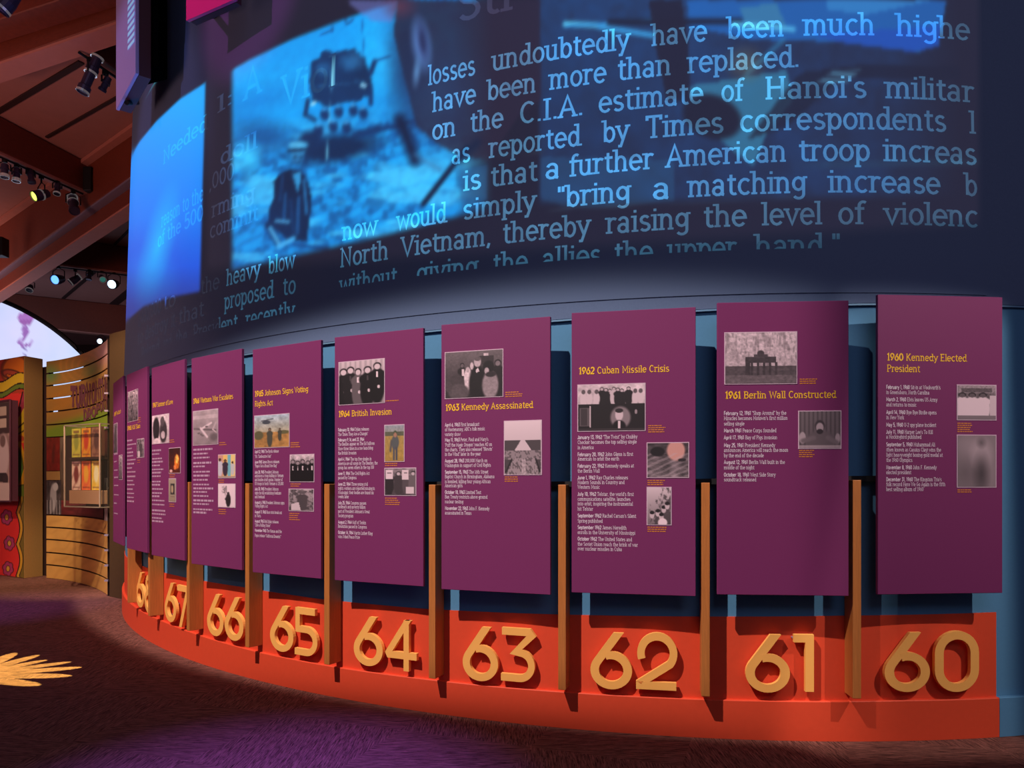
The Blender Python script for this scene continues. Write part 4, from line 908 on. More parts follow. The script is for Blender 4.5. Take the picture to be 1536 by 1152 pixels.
    # photographs
    for (kind, x0, y0, x1, y1) in PHOTOS[k]:
        xa2, za2 = loc(x0, y0); xb2, zb2 = loc(x1, y0); _, zc2 = loc(x0, y1); _, zc3 = loc(x1, y1)
        zt2 = (za2+zb2)/2; zb_ = (zc2+zc3)/2
        nx = max(10, int((x1-x0)*1.1)); ny = max(12, int((y1-y0)*1.1))
        gx_, gy_ = np.meshgrid(np.linspace(0, 1, nx+1), np.linspace(0, 1, ny+1))
        cl = mkpic(kind, gx_, gy_)
        V = [P3(xa2+(xb2-xa2)*a, zt2+(zb_-zt2)*b_, .0035) for a, b_ in zip(gx_.ravel(), gy_.ravel())]
        m_ = nx+1; Fc = [(r*m_+c, (r+1)*m_+c, (r+1)*m_+c+1, r*m_+c+1) for r in range(ny) for c in range(nx)]
        po = mk('photo', V, Fc, M_PRINT, root, cols=cl.reshape(-1, 3)); tag(po, PICLAB[kind])
        e_ = .005
        v, f = prism([P3(xa2-e_, zb_-e_, .0025), P3(xb2+e_, zb_-e_, .0025), P3(xb2+e_, zt2+e_, .0025), P3(xa2-e_, zt2+e_, .0025)], -nr*.002)
        mk('photo_border', v, f, M_RIM, po)

# ================================================================== WOODEN FINS
FINS = [(1290, 1281, 720, 1048), (1061, 1056, 724, 1045), (844, 842, 727, 1035), (647, 649, 727, 1018), (490, 490, 726, 997), (370, 371, 725, 971), (280.5, 283, 723, 946), (222.5, 224, 722, 924), (188, 189, 720, 904)]
FN = ['right of the Berlin Wall panel, with its left side showing', 'between the Berlin Wall and Cuban Missile panels', 'between the Cuban Missile and Kennedy Assassinated panels', 'between the Kennedy Assassinated and British Invasion panels', 'between the British Invasion and Voting Rights panels',
 'between the Voting Rights and Vietnam War panels', 'between the Vietnam War and Summer of Love panels', 'left of the Summer of Love panel', 'at the far left edge of the red base']
for k, (ut, ub, vt, vb) in enumerate(FINS):
    OFF = .135
    t = (hit(ut, OFF)+hit(ub, OFF))/2 if k < 8 else -.918
    zt = zpx(t, OFF, vt); zb = zpx(t, OFF, vb)
    zb = max(zb, z_led(t)+.004); hwf = .0245
    c0 = wp(t, OFF, 0); nr = Vector((math.sin(t), -math.cos(t), 0)); ux = Vector((math.cos(t), math.sin(t), 0))
    root = empty('wooden_fin', tuple(wp(t, .07, zb)), 'upright cedar fin standing '+FN[k], 'fin', 'cedar fins along the drum wall')
    A_ = c0-ux*hwf; B_ = c0+ux*hwf
    v, f = prism([A_+Vector((0, 0, zb)), B_+Vector((0, 0, zb)), B_+Vector((0, 0, zt)), A_+Vector((0, 0, zt))], -nr*(OFF-.010))
    bevel(mk('fin_board', v, f, M_WOOD, root), .003, 2)

# ================================================================== NUMERALS
def circ(cx, cy, r, a0, a1, n=22, ry=None): return arc(cx, cy, r, ry or r, a0, a1, n)
DW = .069
NUM = {   # drawn in a unit-high cell; strokes are centre lines
'6': (.80, [[(.60, 1.0-.0), (.145, .52)]+circ(.40, .335, .268, 148, 405, 26)+[(.49, .615), (.35, .645)]]),
'3': (.74, [[(.03, .935), (.60, .935), (.655, .87), (.32, .555), (.40, .548)]+circ(.40, .305, .255, 75, -90, 16, .240)+[(.01, .066)]]),
'2': (.80, [circ(.41, .64, .30, 200, -38, 22)+[(.09, .10), (.09, .066), (.76, .066)]]),
'1': (.36, [[(.02, .935), (.27, .935), (.27, 0)]]),
'0': (.76, [circ(.38, .64, .285, 0, 180, 16, .295)+circ(.38, .36, .285, 180, 360, 16, .295)+[(.665, .64)]]),
'5': (.76, [[(.66, .935), (.13, .935), (.13, .55), (.36, .55)]+circ(.40, .308, .265, 85, -90, 16, .242)+[(.04, .066)]]),
'4': (.84, [[(.55, 0), (.55, .98)], [(.55, .95), (.07, .335), (.09, .30), (.82, .30)]]),
'7': (.70, [[(.02, .935), (.63, .935), (.22, 0)]]),
'8': (.74, [circ(.37, .735, .20, 0, 360, 20), circ(.37, .30, .265, 0, 360, 24, .235)]),
}
NUM['6'] = (.80, [[(.515, .995)]+circ(.40, .335, .266, 146.6, 360+110, 34)])
DIG = [(0, '6', 1327, 1395, 949, 1038), (0, '0', 1402.4, 1468.6, 946.6, 1038), (1, '6', 1118.5, 1185, 952, 1039), (1, '1', 1191, 1221, 952, 1037.7), (2, '6', 885.6, 948, 949, 1034), (2, '2', 954, 1016, 949, 1035),
 (3, '6', 694, 747, 940.3, 1021.7), (3, '3', 751.4, 804, 942.4, 1023), (4, '6', 530.6, 574, 925, 999), (4, '4', 577.5, 625, 930, 1006), (5, '6', 405, 440, 908.7, 977.5), (5, '5', 442, 476, 912.5, 984),
 (6, '6', 310.6, 335, 891, 954), (6, '6', 337, 365, 896, 961), (7, '6', 247, 264, 874, 933), (7, '7', 265.5, 284, 879, 942), (8, '6', 204, 216, 858, 911), (8, '8', 217, 229, 862, 920)]
DB, DF = .030, .058
for i, (k, ch, x0, x1, y0, y1) in enumerate(DIG):
    t0, t1 = hit(x0, DF), hit(x1, DF); tm = (t0+t1)/2
    zt = zpx(tm, DF, y0); zb = zpx(tm, DF, y1)
    wd, strokes = NUM[ch]
    raw = []; 
    for st in strokes:
        v2, f2 = ribbon2d(st, DW)
        for e0, e1, idx in ((st[0], st[1], (0, 1)), (st[-1], st[-2], (len(v2)-2, len(v2)-1))):
            dx_, dy_ = e0[0]-e1[0], e0[1]-e1[1]; tgt = 1.0 if e0[1] > .93 else (0.0 if e0[1] < .01 else None)
            if tgt is None or abs(dy_) < .3*abs(dx_) or st[0] == st[-1]: continue
            for q_ in idx:
                t_ = (tgt-v2[q_][1])/dy_; v2[q_] = (v2[q_][0]+dx_*t_, tgt)
        raw.append((v2, f2))
    if ch in '6': pass
    ax = [p_[0] for v2, _ in raw for p_ in v2]; ay = [p_[1] for v2, _ in raw for p_ in v2]
    mnx, mxx, mny, mxy = min(ax), max(ax), min(ay), max(ay)
    V = []; Fc = []
    for si, (v2, f2) in enumerate(raw):
        e_ = .0006*si; kf = len(V); n2 = len(v2)
        def m3(p_, off): return wp(t0+(t1-t0)*(p_[0]-mnx)/(mxx-mnx), off, zb+(p_[1]-mny)/(mxy-mny)*(zt-zb))
        V += [m3(p_, DF+e_) for p_ in v2]; V += [m3(p_, DB) for p_ in v2]
        edges = {}
        for q in f2:
            Fc.append(tuple(j+kf for j in q)); Fc.append(tuple(j+kf+n2 for j in reversed(q)))
            for a in range(4):
                e = (q[a], q[(a+1) % 4]); 
                if (e[1], e[0]) in edges: del edges[(e[1], e[0])]
                else: edges[e] = 1
        for (a, c) in edges: Fc.append((c+kf, a+kf, a+kf+n2, c+kf+n2))
    y_ = '6'+('0123456789'[k])
    UND = ['the Kennedy Elected panel at far right', 'the Berlin Wall panel', 'the Cuban Missile panel', 'the Kennedy Assassinated panel', 'the British Invasion panel', 'the Voting Rights panel', 'the Vietnam War panel', 'the Summer of Love panel', 'the last panel at the wall edge'][k]
    WD = {'0': 'nought', '1': 'one', '2': 'two', '3': 'three', '4': 'four', '5': 'five', '6': 'six', '7': 'seven', '8': 'eight'}[ch]
    lab = 'orange %s numeral %s below %s' % ('left-hand' if i % 2 == 0 else 'right-hand', WD, UND)
    root = empty('numeral', tuple(wp(tm, DB, zb)), lab, 'numeral', 'orange year numerals on the red band')
    o = mk('cutout_digit', V, Fc, M_DIG, root)
    # standoff pins carry the cutout off the wall
    pts = [strokes[0][len(strokes[0])//4], strokes[0][(3*len(strokes[0]))//4]]
    parts = []
    for p_ in pts:
        fx = (p_[0]-mnx)/(mxx-mnx); z_ = zb+(p_[1]-mny)/(mxy-mny)*(zt-zb); t = t0+(t1-t0)*fx
        parts.append(tube([wp(t, .008, z_), wp(t, DB+.004, z_)], .006, 6))
    v, f = join(*parts); mk('standoff_pins', v, f, M_STEEL, root)

# ================================================================== HANGING SIGNS
def sign(pl, pr, zlo, zhi, thick, face, label, letters=None):
    pl, pr = Vector((pl.x, pl.y, 0)), Vector((pr.x, pr.y, 0)); ux = (pr-pl).normalized(); nr = Vector((ux.y, -ux.x, 0))
    if nr.dot(Vector((-CA, -CB, 0))+pl) < 0: nr = -nr
    root = empty('hanging_sign', tuple((pl+pr)/2+Vector((0, 0, zlo))), label, 'sign')
    Z0, Z1 = Vector((0, 0, zlo)), Vector((0, 0, zhi))
    v, f = prism([pl+Z0, pr+Z0, pr+Z1, pl+Z1], -nr*.03); bevel(mk('sign_face', v, f, face, root), .004)
    v, f = prism([pl+ux*.02+Z0-nr*.032, pr-ux*.02+Z0-nr*.032, pr-ux*.02+Z1-nr*.032, pl+ux*.02+Z1-nr*.032], -nr*thick); mk('light_box', v, f, M_SIGNB, root)
    return root, pl, ux, nr, (pr-pl).length
pl = at(174, 165, 7.20); pr_ = at(203, 108, 6.55)
rt, p0, ux, nr, WW = sign(pl, pr_, pl.z, 6.6, .10, M_LAV, 'tall lavender sign seen almost edge-on at the wall top left')
V = []; Fc = []
for i, s in enumerate(['WAR AND PROTEST', 'A LINE ON THE HILL']):
    pass
v2, f2, w2 = text2d('/////'*3+' '+'/'*6, .10, False)
V = [p0+ux*(WW*.96-b_*.26)+nr*.004+Vector((0, 0, pl.z+.30+a*.15)) for a, b_ in v2]
mk('lettering', V, f2, mat('pale_blue_lettering', (190, 230, 255), .5, emit=(120, 190, 230), estr=.4), rt)
b0 = at(204, 108, 6.72); b1 = at(237, 108, 6.62); b1.z = b0.z
v, f = prism([b0, b1, b1+Vector((0, 0, 1.6)), b0+Vector((0, 0, 1.6))], Vector((-.02, .22, 0)))
mk('shadow_block', v, f, mat('matt_black', (5, 5, 6), 1, spec=0), rt)  # solid black box standing in for the sign's shadow on the wall
v, f = tube([at(190, 154, 6.95), at(206, 154, 7.30)], .022); mk('bracket_arm', v, f, M_BLK, rt)
pl = at(279, 31, 5.82); pr_ = at(352, -8, 5.56)
rt, p0, ux, nr, WW = sign(pl, pr_, pl.z, 6.6, .05, M_MAG, 'magenta lit sign corner cut off by the top edge')
v, f = tube([at(308, 22, 5.95), at(322, 22, 6.35)], .03); mk('bracket_arm', v, f, M_BLK, rt)

# ================================================================== STAGE LAMPS
LENS = {}
def lens_mat(c, st):
    k = (c, st)
    if k not in LENS: LENS[k] = mat('glowing_lens_%d' % len(LENS), (40, 40, 40), .2, emit=c, estr=st)
    return LENS[k]
def on_track(tr, u):
    a, c = tr; best = min(range(401), key=lambda i: abs(768+F*(a.lerp(c, i/400).x)/(a.lerp(c, i/400).y)-u)); return a.lerp(c, best/400)
def lamp(u, v_, Y, aim, ln, r, lens, label, rings=(.98,), est=1.5, kind='long'):
    d = Vector(aim).normalized(); hang = None
    if isinstance(Y, tuple): hang = on_track(Y, u).z; Y = on_track(Y, u).y
    elif Y < 0: Y = -Y; hang = ZD-.004
    root = empty('stage_lamp', tuple(at(u, v_, Y)), label, 'lamp', 'stage lamps on the roof beams')
    if kind == 'long': prof = [(-ln*.5, r*.55), (-ln*.46, r*.8), (-ln*.20, r*.85), (-ln*.18, r*1.0), (-ln*.08, r*1.0), (-ln*.06, r*.78), (ln*.30, r*.78), (ln*.33, r), (ln*.5, r), (ln*.5, r*.86), (ln*.47, r*.84)]
    else: prof = [(-ln*.5, r*.35), (-ln*.42, r*.72), (0, r*.92), (ln*.1, r), (ln*.5, r), (ln*.5, r*.9), (ln*.42, r*.88)]
    z = d; up = Vector((0, 0, 1)); x = up.cross(z)
    if x.length < .1: x = Vector((1, 0, 0))
    x.normalize(); y = z.cross(x)
    o0 = at(u, v_, Y)
    T = lambda p_: o0+x*p_[0]+y*p_[1]+z*p_[2]
    V, f = lathe(prof, 18); mk('housing', [T(p_) for p_ in V], f, M_HOUS, root, smooth=False)
    for q in rings:
        zc = -ln*.5+ln*q
        V, f = lathe([(zc-.012, r*1.04), (zc+.012, r*1.04), (zc+.012, r*.9), (zc-.012, r*.9)], 18); mk('bright_band', [T(p_) for p_ in V], f, M_CHR, root)
    V, f = lathe([(ln*.43, r*.84), (ln*.455, r*.6), (ln*.465, .001)], 18); mk('lens', [T(p_) for p_ in V], f, lens_mat(lens, est), root)
    # yoke and clamp, hanging straight down from above
    s = r*1.25; top = o0+Vector((0, 0, r*2.4))
    pts = [o0+x*s, o0+x*s+Vector((0, 0, r*1.6)), top-Vector((0, 0, .0)), o0-x*s+Vector((0, 0, r*1.6)), o0-x*s]
    V, f = tube(pts, .010, 6); mk('yoke', V, f, M_BLK, root)
    hz = hang if hang else top.z+r*1.8
    hz = max(hz, top.z+.03); hp = Vector((top.x, top.y, hz))
    V, f = tube([top, hp], .013, 6); v3, f3 = box(tuple(hp-Vector((0, 0, .03))), (.05, .05, .05)); mk('clamp', *join((V, f), (v3, f3)), M_BLK, root)
    return root
DN = (-.15, -.1, -1)
def trk(g, u0, u1, dz=.055, s_=.06):
    a, c, a2, c2, n_ = g; A0 = a2+n_*s_-Vector((0, 0, dz)); C0 = c2+n_*s_-Vector((0, 0, dz))
    return (on_track((A0, C0), u0), on_track((A0, C0), u1))
TRF, TRC, TRD, TRE = trk(fg, 118, 186), trk(cg, -30, 124), trk(dg, 82, 200), trk(eg, 90, 200, .0)
for tr, lab in ((TRC, 'black lighting track under the cross beam with the green lamp'), (TRD, 'black lighting track under the cross beam with blue lamps'), (TRF, 'thin lighting track beside the lavender sign')):
    v, f = tube([tr[0], tr[1]], .016, 6); tag(mk('lighting_track', v, f, M_BLK), lab, 'track', 'lighting tracks')
lamp(135, 112, TRF, (-.35, -.1, -1), .46, .068, (30, 26, 40), 'long lamp with three bright rings hanging left of the lavender sign', (.03, .45, .97), .1)
lamp(158, 126, TRF, (-.5, .1, -.8), .18, .045, (10, 10, 12), 'small dark lamp tilted beside the lavender sign', (), .1)
lamp(7, 256, TRC, (.05, -.1, -1), .20, .058, (250, 240, 190), 'leftmost lamp of the upper row with creamy lens', (.86, .97), 1.2)
lamp(25, 262, TRC, (.0, -.1, -1), .20, .056, (250, 240, 190), 'second lamp of the upper row with creamy lens', (.86, .97), 1.2)
lamp(46, 264, TRC, (.25, -.1, -1), .22, .055, (40, 36, 44), 'unlit mauve lamp right of the two creamy lamps', (), .1)
lamp(62, 292, TRC, (-.45, -.75, -.5), .26, .078, (226, 250, 90), 'lamp with a bright yellow-green lens', (.5,), 2.5, 'par')
lamp(86, 283, TRC, (.1, -.3, -1), .20, .050, (200, 20, 30), 'small lamp with red edged lens behind the purple one', (.95,), 1.0)
lamp(110, 306, TRC, (.42, -.55, -.8), .40, .080, (120, 70, 255), 'long lamp with violet lens aimed down right', (.05, .38), 2.0)
lamp(88, 419, TRD, (-.1, -1, -.35), .26, .105, (90, 150, 255), 'left lamp of the lower row with blue and violet lens', (), 2.4, 'par')
lamp(113, 419, TRD, (-.5, -.3, -.5), .26, .075, (60, 50, 60), 'unlit lamp with bright rim right of the blue lens', (.1, .95), .1, 'par')
lamp(134, 414, TRD, (.0, -.2, -1), .18, .055, (60, 50, 66), 'small unlit lamp in the middle of the lower row', (), .1)
lamp(153, 417, TRD, (.5, -.6, -.5), .22, .065, (60, 130, 120), 'lamp with greenish rim left of the white-blue lens', (.97,), .5, 'par')
lamp(171, 426, TRD, (.05, -1, -.35), .24, .105, (200, 235, 255), 'rightmost lower lamp with dazzling white-blue lens', (), 3.5, 'par')
lamp(45, 432, -16.5, (.1, -.5, -.8), .15, .075, (50, 40, 60), 'small far lamp left of the lower row', (.95,), .1, 'par')
lamp(152, 512, TRE, (.02, -1, -.15), .2, .085, (225, 250, 255), 'distant lamp with small white lens above the slatted screen', (), 3.5, 'par')
lamp(14, -2, 7.2, (-.6, -.1, -.8), .3, .09, (60, 40, 110), 'purple lamp cut off by the top left corner', (.9,), .3, 'par')

# ================================================================== LEFT BACKGROUND
# glowing arch screen with the shadow of a crane hook
YS = 17.4
def arch_paint(px, py):
    P_ = Pic(px, py, (206, 220, 252)); P_.mix(np.clip(fbm(px, py, .02, 4)-.35, 0, 1)*1.6, (170, 205, 250)); P_.el(20, 500, 60, 50, (222, 214, 255), 0, .9, .7)
    P_.el(39, 478, 11.5, 10, (150, 90, 170), 0, .12); P_.rc(28, 470, 50, 480, (168, 110, 190)); P_.el(38, 497, 5, 9, (150, 100, 180), 0, .2); P_.ln(37, 503, 35, 508, 2, (150, 100, 180))
    P_.ln(34, 508, 29, 514, 2, (150, 100, 180)); P_.ln(29, 514, 34, 519, 2, (150, 100, 180)); P_.ln(34, 519, 43, 517, 2, (150, 100, 180)); P_.ln(43, 517, 47, 510, 1.6, (150, 100, 180))
    P_.ln(36, 520, 36, 540, .5, (120, 110, 170)); P_.ln(39, 520, 39, 540, .5, (120, 110, 170)); return P_
cx_, cz_, R_ = (-120-768)/F*YS, EYE+(HV-767)/F*YS, 336/F*YS
V = []; nr_, na = 90, 120
for i in range(nr_+1):
    for j in range(na+1):
        a = math.radians(2)+math.radians(95)*j/na; r = R_*(.35+.65*i/nr_); V.append((cx_+r*math.cos(a), YS, cz_+r*math.sin(a)))
Fc = [(i*(na+1)+j, (i+1)*(na+1)+j, (i+1)*(na+1)+j+1, i*(na+1)+j+1) for i in range(nr_) for j in range(na)]
A = np.array(V); cl = arch_paint(768+F*A[:, 0]/A[:, 1], HV-F*(A[:, 2]-EYE)/A[:, 1]).lin()
ar = empty('arch_screen', (cx_, YS, 0), 'glowing pale blue arched screen with purple crane hook', 'screen')
mk('lit_sheet', V, Fc, M_PROJ, ar, cols=cl)
ring = [(cx_+R_*1.01*math.cos(math.radians(2+95*j/40)), YS+.03, cz_+R_*1.01*math.sin(math.radians(2+95*j/40))) for j in range(41)]
v, f = tube(ring, .05, 8); mk('rim', v, f, M_BLK, ar)
v, f = prism([(cx_+R_*.2, YS+.04, 0), (cx_+R_*.98, YS+.04, 0), (cx_+R_*.98, YS+.04, cz_+.2), (cx_+R_*.2, YS+.04, cz_+.2)], (0, .1, 0)); mk('support', v, f, M_BLK, ar)

# psychedelic painted wall block
def psy_paint(px, py):
    P_ = Pic(px, py, (236, 56, 44)); K = (44, 22, 16)
    q = np.mod(px+1000, 1)*0
    P_.rc(-300, 500, 100, 590, (190, 64, 34))
    for ox in (0, -62, -124):
        P_.el(24+ox, 556, 22, 23, K); P_.el(24+ox, 556, 20.5, 21.5, (222, 116, 24)); 
        P_.el(20+ox, 563, 18, 8, K, 18); P_.el(20+ox, 563, 16.5, 6.5, (186, 76, 44), 18); P_.el(17+ox, 565, 9, 3, K, 20); P_.el(17+ox, 565, 8, 2.2, (222, 110, 24), 20)
    yw = 566+7*np.sin((px-6)/62*2*PI+2.2); 
    P_.mix((py > yw)*(py < yw+16)*1., (228, 184, 36)); P_.mix((abs(py-yw) < 1.)*1., K)
    P_.mix((py >= yw+16)*(py < yw+24)*1., (112, 128, 36)); P_.mix((abs(py-yw-16) < .9)*1., K); P_.mix((abs(py-yw-24) < .9)*1., K)
    P_.poly([(34, 590), (40, 590), (40, 615), (30, 632), (23, 634), (29, 605)], (176, 56, 74)); P_.ln(34, 588, 23, 634, .9, K)
    P_.poly([(22, 636), (36, 612), (37, 660), (22, 662)], (226, 176, 40)); P_.ln(22, 646, 36, 634, .9, K); P_.poly([(22, 654), (37, 646), (37, 664), (22, 664)], (232, 160, 34)); P_.ln(22, 654, 36, 646, .9, K)
    P_.el(28, 658, 9, 5, (196, 72, 40)); P_.poly([(22, 664), (30, 662), (37, 680), (37, 700), (22, 700)], (230, 160, 34))
    P_.el(24, 715, 12, 44, K); P_.el(24, 715, 11, 43, (96, 124, 44)); P_.poly([(22, 716), (37, 716), (37, 800), (22, 770)], (110, 120, 40)); P_.poly([(28, 729), (36, 702), (36, 728)], (226, 150, 36)); P_.ln(27, 729, 36, 727, .8, K)
    edge = 24+5.5*abs(np.cos((py-745)/45*PI*.95)); zone = (py > 744)
    inner = zone & (px < edge); mid = zone & (px >= edge) & (px < edge+5)
    P_.mix(zone*(px >= edge+5)*1., (130, 104, 40)); P_.mix(mid*1., (222, 160, 44)); P_.mix(inner*1., (242, 52, 46)); P_.mix((zone & (abs(px-edge) < .8))*1., K); P_.mix((zone & (abs(px-edge-5) < .6))*1., K)
    for (fx, fy, s_) in ((10, 776, 10), (14, 815, 9.5), (12, 853, 9.5), (-22, 790, 11), (-24, 838, 11), (-58, 815, 12)):
        for a in range(6):
            an = a*PI/3+.3; P_.el(fx+.5*s_*math.cos(an), fy+s_*.62*math.sin(an)*1.1, s_*.34+.9, s_*.44+.9, K)
        for a in range(6):
            an = a*PI/3+.3; P_.el(fx+.5*s_*math.cos(an), fy+s_*.62*math.sin(an)*1.1, s_*.34, s_*.44, (190, 62, 110))
        P_.el(fx, fy, s_*.34, s_*.5, K); P_.el(fx, fy, s_*.26, s_*.42, (242, 170, 60))
    return P_
pb = empty('painted_partition', (-8.5, 12.2, 0), 'partition painted with psychedelic red, orange and green swirls and flowers', 'partition')
cA, cB = Vector((-7.955, 11.96, 0)), Vector((-11.2, 13.85, 0)); cB = cA+(Vector((-8.63, 12.36, 0))-cA).normalized()*2.6
cC = Vector((-7.85, 12.27, 0)); sd = (cC-cA)
ZP = 2.08+EYE
v, f = prism([cB+Vector((0, 0, 0)), cA, cA+Vector((0, 0, ZP)), cB+Vector((0, 0, ZP))], sd*1.0)
bevel(mk('tan_core', v, f, M_TAN, pb), .004, 1)
nu_, nv_ = 220, 260; V = []; nrm = Vector((-(cA-cB).y, (cA-cB).x, 0)).normalized()
if nrm.y > 0: nrm = -nrm
for i in range(nv_+1):
    for j in range(nu_+1):
        s = 1-((1-j/nu_)**1.8); p_ = cB.lerp(cA, s)+nrm*.006; V.append((p_.x, p_.y, .01+(ZP-.015)*i/nv_))
Fc = [(i*(nu_+1)+j, i*(nu_+1)+j+1, (i+1)*(nu_+1)+j+1, (i+1)*(nu_+1)+j) for i in range(nv_) for j in range(nu_)]
A = np.array(V); cl = psy_paint(768+F*A[:, 0]/A[:, 1], HV-F*(A[:, 2]-EYE)/A[:, 1]).lin(); mk('painted_mural', V, Fc, M_PRINT, pb, cols=cl)
# photo case hung on it
ph_ = empty('photo_case', tuple(at(5, 752, 12.0)), 'shallow case with sepia photograph hung on the painted partition', 'display case')
yq = 11.75
pc0, pc1 = at(-60, 752, yq+.9), at(17, 752, yq)
d_ = (pc1-pc0); d_.z = 0; d_.normalize(); nn_ = Vector((d_.y, -d_.x, 0)); 
if nn_.y > 0: nn_ = -nn_
hgt = (752-600)/F*yq
v, f = prism([pc0, pc1, pc1+Vector((0, 0, hgt)), pc0+Vector((0, 0, hgt))], -nn_*.10); mk('case_body', v, f, M_SIGNB, ph_)
gx_, gy_ = np.meshgrid(np.linspace(0, 1, 91), np.linspace(0, 1, 101))
P_ = Pic(gx_, gy_, (150, 116, 108)); P_.noise(7, .9, 4); P_.rc(.78, .02, .97, .32, (74, 52, 48)); P_.rc(.80, .06, .92, .14, (190, 160, 140)); P_.rc(.8, .18, .92, .26, (200, 170, 150)); P_.rc(0, .05, .7, .3, (110, 84, 80)); P_.el(.86, .55, .10, .22, (206, 176, 172)); P_.el(.85, .40, .05, .06, (120, 90, 84)); P_.rc(.8, .72, .92, .8, (60, 46, 44)); P_.el(.90, .78, .05, .06, (70, 50, 50)); P_.rc(0, .82, 1, 1, (212, 180, 170)); P_.person(.5, .2, .7, (120, 96, 92)); P_.person(.25, .25, .65, (90, 70, 66))
V = [pc0.lerp(pc1, a)+nn_*.006+Vector((0, 0, hgt*(1-b_))) for a, b_ in zip(gx_.ravel(), gy_.ravel())]
Fc = [(r*91+c, (r+1)*91+c, (r+1)*91+c+1, r*91+c+1) for r in range(100) for c in range(90)]; mk('photo', V, Fc, M_PRINT, ph_, cols=P_.lin().reshape(-1, 3))
fr = []
for (a, c) in (((0, 0), (1, 0)), ((1, 0), (1, 1)), ((1, 1), (0, 1))):
    A0 = pc0.lerp(pc1, a[0])+Vector((0, 0, hgt*a[1]))+nn_*.01; A1 = pc0.lerp(pc1, c[0])+Vector((0, 0, hgt*c[1]))+nn_*.01; fr.append(tube([A0, A1], .018, 4))
mk('case_frame', *join(*fr), M_SIGNB, ph_)

# slatted curved bay
SP = [(-7.62, 12.02), (-6.98, 11.62), (-6.16, 10.85), (-5.56, 10.12)]
sx_ = np.array([p_[0] for p_ in SP]); sy_ = np.array([p_[1] for p_ in SP])
cf = np.polyfit(sx_, sy_, 2)
def bay(s, off=0):
    x = -7.62+s*(7.62-5.56); y = float(np.polyval(cf, x)); dy = float(np.polyval(np.polyder(cf), x))
    n_ = Vector((dy, -1, 0)).normalized(); return Vector((x, y, 0))+n_*off
def bayx(px):
    ss = np.linspace(-.05, 1.05, 200); u = np.array([768+F*bay(s).x/bay(s).y for s in ss]); return float(np.interp(px, u, ss))
def slat_paint(px, py):
    P_ = Pic(px, py, (150, 112, 52)); w_ = np.sin(((px-60)*.25+(py-540)*.5+9*fbm(px, py, .02, 3))*.55)
    P_.mix(np.clip(w_, 0, 1)*.5, (176, 122, 44)); P_.el(100, 560, 60, 24, (170, 120, 50), -20, .5, .5)
    for r in (10, 18, 26, 34): P_.mix(np.clip(1-abs(np.hypot((px-128)/1.1, (py-548))-r)/2.2, 0, 1)*.6, (196, 132, 56))
    P_.el(76, 562, 12, 14, (96, 132, 72), 0, .5, .7); P_.el(138, 555, 12, 14, (120, 140, 70), 20, .5, .6); P_.el(160, 530, 12, 22, (206, 150, 150), 0, .6, .8)
    P_.mix(np.clip((py-(632-(px-75)*.32))/14, 0, 1)*.9, (112, 140, 34)); P_.mix(np.clip((py-(640-(px-75)*.40))/30, 0, 1)*np.clip((px-110)/40, 0, 1)*.8, (160, 190, 50)); P_.el(95, 600, 28, 20, (188, 116, 36), 0, .6, .5)
    return P_
def wood_paint(px, py):
    P_ = Pic(px, py, (216, 160, 84)); w_ = np.sin(((px-70)*.18+(py-770)*.28+12*fbm(px*.8, py*.4, .03, 7))*1.3); P_.mix(np.clip(w_, 0, 1)*.22, (176, 116, 54)); P_.noise(.05, .15, 3)
    for r in (20, 28): P_.mix(np.clip(1-abs(np.hypot((px-143)/1.2, (py-766))-r)/1.2, 0, 1)*.5*(py > 768), (150, 96, 44))
    return P_
bayr = empty('slatted_bay', tuple(bay(.5)), 'curved slatted screen with psychedelic upper slats and pale wooden lower slats', 'partition')
def zl(v_): return EYE+(HV-v_)*12.02/F
UP = [541.5, 560.7, 579, 598.4, 618, 637.5, 656.5]; LOW = [772, 790.7, 809, 828.5, 847, 867.3]
ns = 60
def slat(z1, z0, painter, name):
    nz = 6; V = []; 
    for k_ in range(nz+1):
        z = z0+(z1-z0)*k_/nz
        for j in range(ns+1): p_ = bay(j/ns, .012); V.append((p_.x, p_.y, z))
    A = np.array(V); cl = painter(768+F*A[:, 0]/A[:, 1], HV-F*(A[:, 2]-EYE)/A[:, 1]).lin()
    Fc = [(r*(ns+1)+c, r*(ns+1)+c+1, (r+1)*(ns+1)+c+1, (r+1)*(ns+1)+c) for r in range(nz) for c in range(ns)]
    o0 = len(V)
    for z in (z0, z1):
        for j in range(ns+1): p_ = bay(j/ns, -.012); V.append((p_.x, p_.y, z))
    m_ = ns+1; top = nz*m_
    for c in range(ns):
        Fc.append((o0+c+1, o0+c, o0+m_+c, o0+m_+c+1)); Fc.append((c+1, c, o0+c, o0+c+1)); Fc.append((top+c, top+c+1, o0+m_+c+1, o0+m_+c))
    cl = np.vstack([cl, np.tile(s2l((120, 80, 40)), (len(V)-o0, 1))])
    return mk(name, V, Fc, M_PRINT, bayr, cols=cl)
for a, c in zip(UP[:-1], UP[1:]): slat(zl(a)-.012, zl(c)+.012, slat_paint, 'slat')
for a, c in zip(LOW[:-1], LOW[1:]): slat(zl(a)-.012, zl(c)+.012 if c < 860 else .005, wood_paint, 'slat')
def bay_strip(s0, s1, z0, z1, off, th_, m, name, n=24, cols=None):
    V = []
    for j in range(n+1):
        s = s0+(s1-s0)*j/n; a, b_ = bay(s, off), bay(s, off-th_); V += [(a.x, a.y, z0), (a.x, a.y, z1), (b_.x, b_.y, z1), (b_.x, b_.y, z0)]
    Fc = []
    for j in range(n):
        for q in range(4): q2 = (q+1) % 4; Fc.append((j*4+q, (j+1)*4+q, (j+1)*4+q2, j*4+q2))
    Fc += [(0, 1, 2, 3), (n*4+3, n*4+2, n*4+1, n*4)]
    return mk(name, V, Fc, m, bayr)
